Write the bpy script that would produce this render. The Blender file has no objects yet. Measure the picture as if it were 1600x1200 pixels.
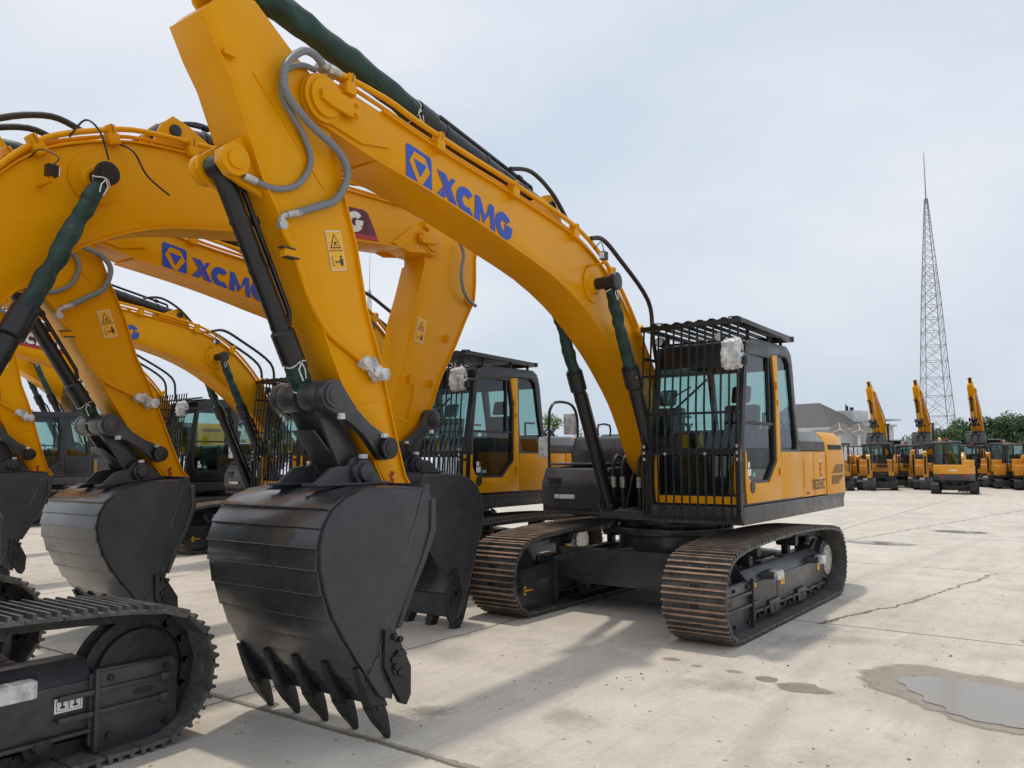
import bpy, bmesh, math, random
from mathutils import Vector as V, Matrix as Mx, noise as mnoise
from mathutils.geometry import tessellate_polygon
R = math.radians
PI = math.pi
random.seed(7)
sc = bpy.context.scene
COL = sc.collection

# ------------------------------------------------------------------ materials
def newmat(name):
    m = bpy.data.materials.new(name); m.use_nodes = True
    nt = m.node_tree
    return m, nt, nt.nodes['Principled BSDF']
def nd(nt, t, **kw):
    n = nt.nodes.new(t)
    for k, v in kw.items():
        if k in ('operation', 'blend_type', 'data_type', 'noise_dimensions', 'feature', 'wave_type', 'sky_type', 'bands_direction', 'interpolation_type', 'clamp'): setattr(n, k, v)
        else: n.inputs[k].default_value = v
    return n
def ramp(nt, fac, stops):
    r = nt.nodes.new('ShaderNodeValToRGB')
    el = r.color_ramp.elements
    while len(el) < len(stops): el.new(0.5)
    for e, (p, c) in zip(el, stops):
        e.position = p; e.color = (c[0], c[1], c[2], 1) if not isinstance(c, (int, float)) else (c, c, c, 1)
    nt.links.new(fac, r.inputs['Fac'])
    return r.outputs['Color']
def coords(nt, kind='Object'):
    return nt.nodes.new('ShaderNodeTexCoord').outputs[kind]
def mul(c, k): return tuple(min(1, x * k) for x in c)
def paint(name, col, rough=.4, var=.12, scale=3, bump=.02, bscale=60, coat=0, metal=0, dust=0, dustcol=(.30, .27, .22), spec=.5, tint=None, scratch=0):
    m, nt, b = newmat(name)
    co = coords(nt)
    n1 = nd(nt, 'ShaderNodeTexNoise', Scale=scale, Detail=6.0, Roughness=.6); nt.links.new(co, n1.inputs['Vector'])
    c = ramp(nt, n1.outputs['Fac'], [(.3, mul(col, 1 - var)), (.7, mul(col, 1 + var))])
    if dust:
        n3 = nd(nt, 'ShaderNodeTexNoise', Scale=scale * 4, Detail=8.0, Roughness=.7); nt.links.new(co, n3.inputs['Vector'])
        f = nd(nt, 'ShaderNodeMapRange'); f.inputs['From Min'].default_value = .45; f.inputs['From Max'].default_value = .8; f.inputs['To Max'].default_value = dust
        nt.links.new(n3.outputs['Fac'], f.inputs['Value'])
        mx = nd(nt, 'ShaderNodeMix', data_type='RGBA'); nt.links.new(f.outputs[0], mx.inputs[0]); nt.links.new(c, mx.inputs[6]); mx.inputs[7].default_value = (*dustcol, 1)
        c = mx.outputs[2]
    if scratch:
        mp = nt.nodes.new('ShaderNodeMapping'); mp.inputs['Scale'].default_value = (9, 1.2, 2.2); mp.inputs['Rotation'].default_value = (.4, .7, .2); nt.links.new(co, mp.inputs['Vector'])
        n5 = nd(nt, 'ShaderNodeTexNoise', Scale=9.0, Detail=6.0, Roughness=.8); nt.links.new(mp.outputs[0], n5.inputs['Vector'])
        f = nd(nt, 'ShaderNodeMapRange'); f.inputs['From Min'].default_value = .66; f.inputs['From Max'].default_value = .72; f.inputs['To Max'].default_value = scratch
        nt.links.new(n5.outputs['Fac'], f.inputs['Value'])
        mx = nd(nt, 'ShaderNodeMix', data_type='RGBA'); nt.links.new(f.outputs[0], mx.inputs[0]); nt.links.new(c, mx.inputs[6]); mx.inputs[7].default_value = (.17, .165, .155, 1); c = mx.outputs[2]
    nt.links.new(c, b.inputs['Base Color'])
    if tint: b.inputs['Specular Tint'].default_value = (*tint, 1)
    n2 = nd(nt, 'ShaderNodeTexNoise', Scale=scale * 2.3, Detail=5.0); nt.links.new(co, n2.inputs['Vector'])
    rr = ramp(nt, n2.outputs['Fac'], [(.3, max(.02, rough - .08)), (.7, min(1, rough + .1))]); nt.links.new(rr, b.inputs['Roughness'])
    if bump:
        n4 = nd(nt, 'ShaderNodeTexNoise', Scale=bscale, Detail=3.0); nt.links.new(co, n4.inputs['Vector'])
        bp = nd(nt, 'ShaderNodeBump', Strength=bump, Distance=.02); nt.links.new(n4.outputs['Fac'], bp.inputs['Height']); nt.links.new(bp.outputs[0], b.inputs['Normal'])
    b.inputs['Coat Weight'].default_value = coat; b.inputs['Coat Roughness'].default_value = .12
    b.inputs['Metallic'].default_value = metal; b.inputs['Specular IOR Level'].default_value = spec
    return m
M = {}
M['yellow'] = paint('yellow_paint', (.74, .315, .001), .32, .06, 1.3, .05, 4, coat=.0, dust=.03, dustcol=(.62, .40, .10), spec=.6, tint=(1, .62, .10))
M['yellowb'] = paint('yellow_paint_faded', (.62, .29, .01), .40, .08, 1.6, .01, 9)
M['black'] = paint('black_satin_paint', (.011, .0115, .0135), .33, .2, 3, .03, 12, dust=.06, dustcol=(.10, .095, .085))
M['grey'] = paint('charcoal_paint', (.036, .037, .041), .36, .15, 3, .02, 12, coat=.15, dust=.22, dustcol=(.16, .15, .14))
M['hood'] = paint('grey_hood_paint', (.15, .165, .185), .28, .08, 3, .02, 9, coat=.3)
M['bucket'] = paint('bucket_steel_paint', (.036, .038, .043), .42, .16, 2.2, .05, 20, dust=.14, dustcol=(.13, .125, .12), scratch=.5)
M['bucketback'] = paint('bucket_shell_paint', (.034, .035, .037), .27, .2, 2.0, .05, 14, dust=.25, dustcol=(.10, .10, .095), spec=.7, scratch=.6, coat=.35)
M['edge'] = paint('step_edge_highlight', (.30, .30, .31), .45, .3, 12, .1, 60, metal=.3)  # pale grey that paints the glint on the bucket's step edges
M['tooth'] = paint('tooth_casting', (.014, .0145, .016), .42, .2, 8, .3, 45)
M['steel'] = paint('track_steel', (.085, .084, .082), .55, .45, 6, .3, 60, dust=.75, dustcol=(.20, .18, .155))
M['steeld'] = paint('track_steel_dark', (.016, .0165, .018), .5, .3, 7, .2, 50, dust=.25, dustcol=(.09, .085, .08))
M['rust'] = paint('rusted_edge', (.36, .215, .13), .7, .6, 6, .3, 60, dust=.75, dustcol=(.20, .18, .16))
M['worn'] = paint('worn_steel_edge', (.13, .13, .135), .5, .4, 12, .2, 60)
M['rubber'] = paint('black_rubber', (.018, .018, .020), .5, .2, 8, .1, 50)
def crumple(name, col, rough, sc_, strength, spec=.5):
    m, nt, b = newmat(name); co = coords(nt)
    n = nd(nt, 'ShaderNodeTexNoise', Scale=sc_, Detail=5.0, Roughness=.5, Distortion=.6); n.noise_type = 'RIDGED_MULTIFRACTAL'; nt.links.new(co, n.inputs['Vector'])
    n2 = nd(nt, 'ShaderNodeTexNoise', Scale=sc_ * .5, Detail=3.0); nt.links.new(co, n2.inputs['Vector'])
    c = ramp(nt, n2.outputs['Fac'], [(.3, mul(col, .55)), (.7, mul(col, 1.25))]); nt.links.new(c, b.inputs['Base Color'])
    bp = nd(nt, 'ShaderNodeBump', Strength=strength, Distance=.02); nt.links.new(n.outputs['Fac'], bp.inputs['Height']); nt.links.new(bp.outputs[0], b.inputs['Normal'])
    b.inputs['Roughness'].default_value = rough; b.inputs['Specular IOR Level'].default_value = spec
    return m
M['cloth'] = crumple('green_cover_cloth', (.007, .040, .032), .55, 13, .55)
M['white'] = crumple('white_plastic_film', (.66, .67, .66), .28, 26, .7)
M['silver'] = paint('zinc_fitting', (.50, .49, .45), .38, .2, 20, .3, 60, metal=.6)
M['string'] = paint('white_string', (.72, .70, .66), .8, .1, 20, 0)
M['blue'] = paint('blue_decal', (.018, .075, .46), .35, .06, 5, 0)
M['red'] = paint('red_decal', (.42, .012, .03), .35, .1, 5, 0)
M['dred'] = paint('dark_red_decal', (.14, .008, .02), .35, .1, 5, 0)
M['decalwhite'] = paint('white_decal', (.78, .78, .76), .4, .04, 5, 0)
M['decalblack'] = paint('black_decal', (.018, .016, .014), .4, .1, 5, 0)
M['stkyel'] = paint('yellow_sticker', (.85, .44, .02), .45, .05, 20, 0)
M['stkred'] = paint('red_marker', (.38, .03, .008), .6, .2, 20, 0)
M['chrome'] = paint('chromed_rod', (.7, .7, .7), .15, .05, 5, 0, metal=1)
M['seat'] = paint('seat_cloth', (.035, .035, .04), .8, .2, 20, .2, 60)
M['dash'] = paint('cab_plastic', (.10, .105, .11), .6, .15, 8, .1, 60)
M['teal'] = paint('teal_bottle', (.12, .45, .42), .4, .1, 8, 0)
M['lamp'] = paint('lamp_lens', (.75, .75, .70), .2, .1, 30, .5, 60)
M['mini'] = paint('mini_body_yellow', (.70, .30, .02), .35, .08, 2, 0)
def hose_mat(name, col, s, rough=.4):
    m, nt, b = newmat(name)
    uv = coords(nt, 'UV')
    w = nd(nt, 'ShaderNodeTexWave', Scale=s, bands_direction='X'); nt.links.new(uv, w.inputs['Vector'])
    c = ramp(nt, w.outputs['Fac'], [(.25, mul(col, .35)), (.6, mul(col, 1.15))]); nt.links.new(c, b.inputs['Base Color'])
    bp = nd(nt, 'ShaderNodeBump', Strength=.5, Distance=.006); nt.links.new(w.outputs['Fac'], bp.inputs['Height']); nt.links.new(bp.outputs[0], b.inputs['Normal'])
    b.inputs['Roughness'].default_value = rough
    return m
M['spiral'] = hose_mat('grey_spiral_guard', (.27, .29, .30), 32.0)
def glass(name, tint, refl=.10, rough=0.0):
    m = bpy.data.materials.new(name); m.use_nodes = True; nt = m.node_tree; nt.nodes.clear()
    o = nt.nodes.new('ShaderNodeOutputMaterial')
    t = nt.nodes.new('ShaderNodeBsdfTransparent'); t.inputs[0].default_value = (*tint, 1)
    g = nt.nodes.new('ShaderNodeBsdfGlossy'); g.inputs['Roughness'].default_value = rough; g.inputs[0].default_value = (.9, .95, 1, 1)
    f = nt.nodes.new('ShaderNodeFresnel'); f.inputs[0].default_value = 1.5
    a = nt.nodes.new('ShaderNodeMath'); a.operation = 'MULTIPLY_ADD'; a.inputs[1].default_value = .9; a.inputs[2].default_value = refl; a.use_clamp = True
    mx = nt.nodes.new('ShaderNodeMixShader')
    nt.links.new(f.outputs[0], a.inputs[0]); nt.links.new(a.outputs[0], mx.inputs[0]); nt.links.new(t.outputs[0], mx.inputs[1]); nt.links.new(g.outputs[0], mx.inputs[2]); nt.links.new(mx.outputs[0], o.inputs[0])
    return m
M['glass'] = glass('tinted_cab_glass', (.52, .70, .67), .015)

# ------------------------------------------------------------------ mesh builder
class MB:
    def __init__(s): s.v = []; s.f = []; s.m = []; s.uv = {}
    def add(s, vs, fs, mat=0):
        o = len(s.v); s.v += [tuple(v) for v in vs]
        for f in fs: s.f.append(tuple(i + o for i in f)); s.m.append(mat)
        return s
    def prism(s, poly, a, b, mat=0, ax='y', holes=()):
        loops = [list(poly)] + [list(h) for h in holes]
        def P(p, t):
            return {'y': (p[0], t, p[1]), 'x': (t, p[0], p[1]), 'z': (p[0], p[1], t)}[ax]
        vs = []; fs = []
        tot = sum(len(l) for l in loops)
        for t in (a, b):
            for l in loops: vs += [P(p, t) for p in l]
        if holes:
            tris = tessellate_polygon([[V((p[0], p[1], 0)) for p in l] for l in loops])
            for t in tris: fs.append(tuple(t)); fs.append(tuple(i + tot for i in reversed(t)))
        else:
            fs.append(tuple(range(tot))); fs.append(tuple(range(2 * tot - 1, tot - 1, -1)))
        o = 0
        for l in loops:
            n = len(l)
            for i in range(n):
                j = (i + 1) % n
                fs.append((o + i, o + j, tot + o + j, tot + o + i))
            o += n
        return s.add(vs, fs, mat)
    def box(s, x0, x1, y0, y1, z0, z1, mat=0, mtx=None):
        vs = [V((x, y, z)) for x in (x0, x1) for y in (y0, y1) for z in (z0, z1)]
        if mtx is not None: vs = [mtx @ v for v in vs]
        return s.add(vs, [(0, 1, 3, 2), (4, 6, 7, 5), (0, 4, 5, 1), (2, 3, 7, 6), (0, 2, 6, 4), (1, 5, 7, 3)], mat)
    def cyl(s, p, q, r, n=20, r2=None, mat=0, caps=True):
        p, q = V(p), V(q); d = (q - p).normalized()
        a = d.cross(V((0, 0, 1)) if abs(d.z) < .9 else V((1, 0, 0))).normalized(); b = d.cross(a)
        r2 = r if r2 is None else r2
        vs = [p + (a * math.cos(t) + b * math.sin(t)) * r for t in [2 * PI * i / n for i in range(n)]] + [q + (a * math.cos(t) + b * math.sin(t)) * r2 for t in [2 * PI * i / n for i in range(n)]]
        fs = [(i, (i + 1) % n, n + (i + 1) % n, n + i) for i in range(n)]
        if caps: fs += [tuple(range(n - 1, -1, -1)), tuple(range(n, 2 * n))]
        return s.add(vs, fs, mat)
    def cylstack(s, p, q, prof, n=20, mat=0):   # prof: (t along 0..1, r)
        p, q = V(p), V(q); L = q - p
        for (t0, r0), (t1, r1) in zip(prof[:-1], prof[1:]):
            if abs(t1 - t0) < 1e-6: continue
            s.cyl(p + L * t0, p + L * t1, r0, n, r1, mat)
        return s
    def tube(s, pts, r, n=8, mat=0, sub=0, uvlen=False):
        pts = [V(p) for p in pts]
        if sub: pts = smooth(pts, sub)
        rr = r if callable(r) else (lambda t: r)
        d0 = (pts[1] - pts[0]).normalized()
        a = d0.cross(V((0, 0, 1)) if abs(d0.z) < .9 else V((1, 0, 0))).normalized()
        vs = []; N = len(pts); L = 0; Ls = []
        for i, p in enumerate(pts):
            if i: L += (pts[i] - pts[i - 1]).length
            Ls.append(L)
            d = (pts[min(i + 1, N - 1)] - pts[max(i - 1, 0)]).normalized()
            a = (a - d * a.dot(d)).normalized(); b = d.cross(a)
            R_ = rr(i / (N - 1))
            vs += [p + (a * math.cos(t) + b * math.sin(t)) * R_ for t in [2 * PI * k / n for k in range(n)]]
        fs = [(i * n + k, i * n + (k + 1) % n, (i + 1) * n + (k + 1) % n, (i + 1) * n + k) for i in range(N - 1) for k in range(n)]
        fs += [tuple(range(n - 1, -1, -1)), tuple(range((N - 1) * n, N * n))]
        o = len(s.v)
        for i in range(N):
            for k in range(n): s.uv[o + i * n + k] = (Ls[i], k / n)
        return s.add(vs, fs, mat)
    def strip(s, line, t, y0, y1, mat=0):        # thick plate following a polyline in xz, offset t to its left
        n = len(line); off = []
        for i, p in enumerate(line):
            a = line[max(i - 1, 0)]; b = line[min(i + 1, n - 1)]
            dx, dz = b[0] - a[0], b[1] - a[1]; l = math.hypot(dx, dz) or 1
            off.append((p[0] - dz / l * t, p[1] + dx / l * t))
        return s.prism(list(line) + off[::-1], y0, y1, mat)
    def tf(s, m):
        s.v = [tuple(m @ V(v)) for v in s.v]; return s
    def build(s, name, mats, parent=None, bevel=0, smooth_ang=35, seg=2, weld=True):
        me = bpy.data.meshes.new(name)
        me.from_pydata(s.v, [], s.f)
        if not isinstance(mats, (list, tuple)): mats = [mats]
        for m in mats: me.materials.append(m)
        for p, mi in zip(me.polygons, s.m): p.material_index = mi
        if s.uv:
            uvl = me.uv_layers.new(name='UVMap')
            for lp in me.loops: uvl.data[lp.index].uv = s.uv.get(lp.vertex_index, (0, 0))
        bm = bmesh.new(); bm.from_mesh(me)
        bmesh.ops.recalc_face_normals(bm, faces=bm.faces)
        if bevel:
            es = [e for e in bm.edges if len(e.link_faces) == 2 and e.calc_face_angle(0) > R(28)]
            bmesh.ops.bevel(bm, geom=es, offset=bevel, segments=seg, affect='EDGES', profile=.6, clamp_overlap=True)
        bm.to_mesh(me); bm.free()
        for p in me.polygons: p.use_smooth = True
        me.set_sharp_from_angle(angle=R(smooth_ang))
        o = bpy.data.objects.new(name, me); COL.objects.link(o)
        if parent is not None: o.parent = parent
        return o
def smooth(pts, k):
    out = []
    n = len(pts)
    for i in range(n - 1):
        p0, p1, p2, p3 = pts[max(i - 1, 0)], pts[i], pts[i + 1], pts[min(i + 2, n - 1)]
        for j in range(k):
            t = j / k
            out.append(.5 * ((2 * p1) + (p2 - p0) * t + (2 * p0 - 5 * p1 + 4 * p2 - p3) * t * t + (-p0 + 3 * p1 - 3 * p2 + p3) * t ** 3))
    out.append(pts[-1]); return out
def sm2(pts, k):
    return [(p.x, p.y) for p in smooth([V((a, b, 0)) for a, b in pts], k)]
def thing(name, loc=(0, 0, 0), rz=0, label=None, cat=None, group=None, scale=1):
    o = bpy.data.objects.new(name, None); COL.objects.link(o); o.location = loc; o.rotation_euler = (0, 0, rz); o.scale = (scale,) * 3
    o.empty_display_size = .2
    tag(o, label, cat, group); return o
def tag(o, label=None, cat=None, group=None, kind=None):
    if label: o['label'] = label
    if cat: o['category'] = cat
    if group: o['group'] = group
    if kind: o['kind'] = kind
    return o
KIDS = {}
def kids(o): return [c for c in bpy.data.objects if c.parent == o]
def copy_tree(o, loc=None, rz=None, label=None, group=None, parent=None, scale=None):
    def rec(src, par):
        c = src.copy(); COL.objects.link(c); c.parent = par
        for k in children_of[src.name]: rec(k, c)
        return c
    children_of = {}
    for x in bpy.data.objects: children_of.setdefault(x.name, [])
    for x in bpy.data.objects:
        if x.parent: children_of[x.parent.name].append(x)
    c = rec(o, parent)
    if loc is not None: c.location = loc
    if rz is not None: c.rotation_euler = (0, 0, rz)
    if scale: c.scale = (scale,) * 3
    if label: c['label'] = label
    if group: c['group'] = group
    return c
def circ(cx, cz, r, a0=0, a1=360, n=16):
    return [(cx + r * math.cos(R(a0 + (a1 - a0) * i / n)), cz + r * math.sin(R(a0 + (a1 - a0) * i / n))) for i in range(n + (0 if abs(a1 - a0) == 360 else 1))]
def crush(o, cuts, amp, f):
    bm = bmesh.new(); bm.from_mesh(o.data); bmesh.ops.subdivide_edges(bm, edges=bm.edges, cuts=cuts, use_grid_fill=True)
    for v in bm.verts: v.co += v.normal * (abs(mnoise.noise(v.co * f)) * 2 - .6) * amp + V((mnoise.noise(v.co * f * 1.7), mnoise.noise(v.co * f * 1.7 + V((3, 1, 2))), 0)) * amp
    bm.to_mesh(o.data); bm.free()
    for p in o.data.polygons: p.use_smooth = True
    o.data.set_sharp_from_angle(angle=R(24))
def wrinkle(o, amp, sc_):
    for v in o.data.vertices:
        v.co += v.normal * mnoise.noise(v.co * sc_) * amp
# ------------------------------------------------------------------ lettering and marks, drawn as flat polygons
def arc_ring(cx, cz, ro, ri, a0, a1, n=18, sx=1.0):
    o = [(cx + sx * ro * math.cos(R(a0 + (a1 - a0) * i / n)), cz + ro * math.sin(R(a0 + (a1 - a0) * i / n))) for i in range(n + 1)]
    i_ = [(cx + sx * ri * math.cos(R(a0 + (a1 - a0) * i / n)), cz + ri * math.sin(R(a0 + (a1 - a0) * i / n))) for i in range(n + 1)]
    return [[o[k], o[k + 1], i_[k + 1], i_[k]] for k in range(n)]
def letters_xcmg():
    # unit height 1; returns (polys, total width). Bold, wide letters; thin parallel slits run through the X
    P = []
    P += [[(0.0, 0), (.10, 0), (.52, .48), (.46, .53)]]                                        # thin lower left stroke
    P += [[(.15, 0), (.40, 0), (.64, .33), (.55, .47)], [(.66, .60), (.74, .46), (1.10, 1.0), (.90, 1.0)]]   # rising stroke in two pieces
    P += [[(.12, 1.0), (.22, 1.0), (.92, 0), (.82, 0)], [(.27, 1.0), (.60, 1.0), (1.26, 0), (.97, 0)]]     # falling strokes
    P += arc_ring(1.70, .5, .50, .20, 46, 314, 20, 1.08)                                    # C
    x = 2.16
    P += [[(x, 0), (x + .30, 0), (x + .36, .60), (x + .36, 1), (x + .09, 1)], [(x + .36, 1), (x + .36, .60), (x + .52, .08), (x + .66, .38)],
          [(x + .52, .08), (x + .66, .38), (x + .94, 1), (x + .94, .62)], [(x + .94, .62), (x + .94, 1), (x + 1.20, 1), (x + 1.26, 0), (x + .98, 0)]]
    x = 3.98
    P += arc_ring(x, .5, .50, .20, 40, 333, 20, 1.08)                                       # G
    P += [[(x + .04, .60), (x + .20, .60), (x + .20, .34), (x + .04, .34)], [(x + .215, .60), (x + .545, .60), (x + .50, .34), (x + .215, .34)]]
    return P, 4.52
def emblem():
    # rounded square with a hexagonal notch and a downward triangle; returned as (blue polys, yellow polys)
    sq = []
    for cx, cy, a in ((.9, .9, 0), (.1, .9, 90), (.1, .1, 180), (.9, .1, 270)): sq += circ(cx, cy, .1, a, a + 90, 4)
    hexa = [(.30, .88), (.72, .88), (.92, .55), (.60, .10), (.42, .10), (.10, .55)]
    tri = [(.27, .68), (.77, .68), (.51, .26)]
    slit1 = [(.06, .52), (.12, .62), (.22, .46), (.14, .40)]
    return [sq], [hexa], [tri]
class Flat:                                       # places 2D polygons on a slanted basis
    def __init__(s, o, u, w): s.o, s.u, s.w = V(o), V(u), V(w); s.mb = MB()
    def put(s, polys, off, mat=0, sc_=1, dx=0, dy=0):
        nrm = s.u.cross(s.w).normalized()
        for i_, p in enumerate(polys):
            off_ = off + (i_ % 9) * .00014
            s.mb.add([s.o + s.u * (dx + a * sc_) + s.w * (dy + b * sc_) + nrm * off_ for a, b in p], [tuple(range(len(p)))], mat)
def brand_logo(parent, side, y, red=False):
    if not red:
        # measured on the boom side: emblem then four letters, sloping with the boom
        if side > 0: o, u, w = (4.76, y, 3.795), (-.99, 0, -.168), (.03, 0, 1)
        else: o, u, w = (3.42, -y, 3.575), (.985, 0, .172), (-.03, 0, 1)
        f = Flat(o, u, w)
        bl, ye, tr = emblem()
        ex = 0 if side > 0 else 0
        f.put(bl, .004, 0, .285, ex, 0); f.put(ye, .007, 1, .285, ex, 0); f.put(tr, .010, 0, .285, ex, 0)
        P, wd = letters_xcmg()
        f.put(P, .004, 0, .226, .322, .012)
        return f.mb.build('brand_logo', [M['blue'], M['yellow']], parent, smooth_ang=1)
    if side > 0: o, u, w = (4.68, y, 3.93), (-.99, 0, -.12), (0, 0, 1)
    else: o, u, w = (3.0, -y, 3.80), (.99, 0, .085), (0, 0, 1)
    f = Flat(o, u, w)
    H = .30; L = 1.68
    f.put([[(0.1, 0), (L, 0), (L - .05, .10), (L - .15, H - .03), (L - .22, H), (0, H)]], .004, 0)
    f.put([[(0.1, 0.0), (L, 0), (L - .02, .045), (.09, .045)]], .006, 3)
    dots = []
    for i in range(58):
        for j in range(8):
            cx = .12 + i * .0265 + (j % 2) * .013; cz = .065 + j * .029
            if cx < L - .09 - cz * .35: dots.append([(cx + .009 * math.cos(R(60 * k)), cz + .009 * math.sin(R(60 * k))) for k in range(6)])
    f.put(dots, .006, 2)
    P, wd = letters_xcmg()
    f.put(P, .009, 1, .21, L - .22 - .21 * wd, .055)
    return f.mb.build('brand_logo', [M['dred'], M['decalwhite'], M['decalblack'], M['red']], parent, smooth_ang=1)
def text_mesh(txt, name, size, mat, parent, o, u, w, bold=.02, squeeze=1.0):
    cu = bpy.data.curves.new('lettering', 'FONT'); cu.body = txt; cu.size = size; cu.offset = bold * size; cu.fill_mode = 'FRONT'
    tmp = bpy.data.objects.new('lettering', cu); COL.objects.link(tmp)
    bpy.context.view_layer.update()
    dg = bpy.context.evaluated_depsgraph_get()
    me = bpy.data.meshes.new_from_object(tmp.evaluated_get(dg)); bpy.data.objects.remove(tmp)
    o, u, w = V(o), V(u), V(w)
    for v in me.vertices: v.co = o + u * v.co.x * squeeze + w * v.co.y
    me.materials.clear(); me.materials.append(mat)
    ob = bpy.data.objects.new(name, me); COL.objects.link(ob); ob.parent = parent
    return ob
def warning_sticker(parent, o, u, w, name='warning_label'):
    f = Flat(o, u, w)
    def rect(a, b, c, d): return [(a, b), (c, b), (c, d), (a, d)]
    f.put([rect(0, 0, .135, .27)], .003, 0)
    f.put([rect(.006, .006, .129, .264)], .005, 1)
    f.put([rect(.006, .132, .129, .137)], .006, 2)
    t = [(.018, .15), (.117, .15), (.0675, .25)]; ti = [(.030, .158), (.105, .158), (.0675, .236)]
    f.put([t], .006, 2); f.put([ti], .007, 1)
    f.put([rect(.05, .168, .09, .174), [(.052, .18), (.07, .176), (.085, .19), (.065, .195)]], .008, 2)
    f.put([circ(.100, .092, .010, n=8), [(.088, .03), (.098, .03), (.101, .055), (.104, .03), (.113, .03), (.115, .08), (.086, .08)],
           rect(.045, .054, .08, .062), [(.040, .058), (.052, .046), (.052, .07)], [(.085, .058), (.073, .046), (.073, .07)],
           rect(.018, .03, .022, .095), rect(.018, .03, .04, .034)], .006, 2)
    return f.mb.build(name, [M['decalwhite'], M['stkyel'], M['decalblack']], parent, smooth_ang=1)

# ------------------------------------------------------------------ tracks
def track_path(half, zt, r, rises):
    # closed loop of the grouser tips, x forward, starting at the ground rear
    pts = []
    N = 40
    for i in range(N): pts.append((-half + 2 * half * i / N, 0.0))
    for i in range(24): a = -90 + 180 * i / 24; pts.append((half + r * math.cos(R(a)), r + r * math.sin(R(a))))
    for i in range(N):
        x = half - 2 * half * i / N; t = i / N
        z = 2 * r + (zt - 2 * r) * math.sin(PI * t) ** .6 if 0 < t < 1 else 2 * r
        pts.append((x, z))
    for i in range(24): a = 90 + 180 * i / 24; pts.append((-half + r * math.cos(R(a)), r + r * math.sin(R(a))))
    return pts
def along(pts, n, phase=0):
    P = pts + [pts[0]]; cum = [0]
    for a, b in zip(P[:-1], P[1:]): cum.append(cum[-1] + math.hypot(b[0] - a[0], b[1] - a[1]))
    L = cum[-1]; out = []
    def at(s):
        s %= L
        lo = 0
        while cum[lo + 1] < s: lo += 1
        t = (s - cum[lo]) / (cum[lo + 1] - cum[lo] + 1e-9)
        return (P[lo][0] + (P[lo + 1][0] - P[lo][0]) * t, P[lo][1] + (P[lo + 1][1] - P[lo][1]) * t)
    h = L / n / 2
    for i in range(n):
        s = (i + phase) * L / n
        a, b, c = at(s - h), at(s), at(s + h)
        d = V((c[0] - a[0], c[1] - a[1])).normalized()
        m = ((a[0] + c[0]) / 2, (a[1] + c[1]) / 2)
        out.append(((b[0] * .5 + m[0] * .5, b[1] * .5 + m[1] * .5), d))
    return out, L
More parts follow.
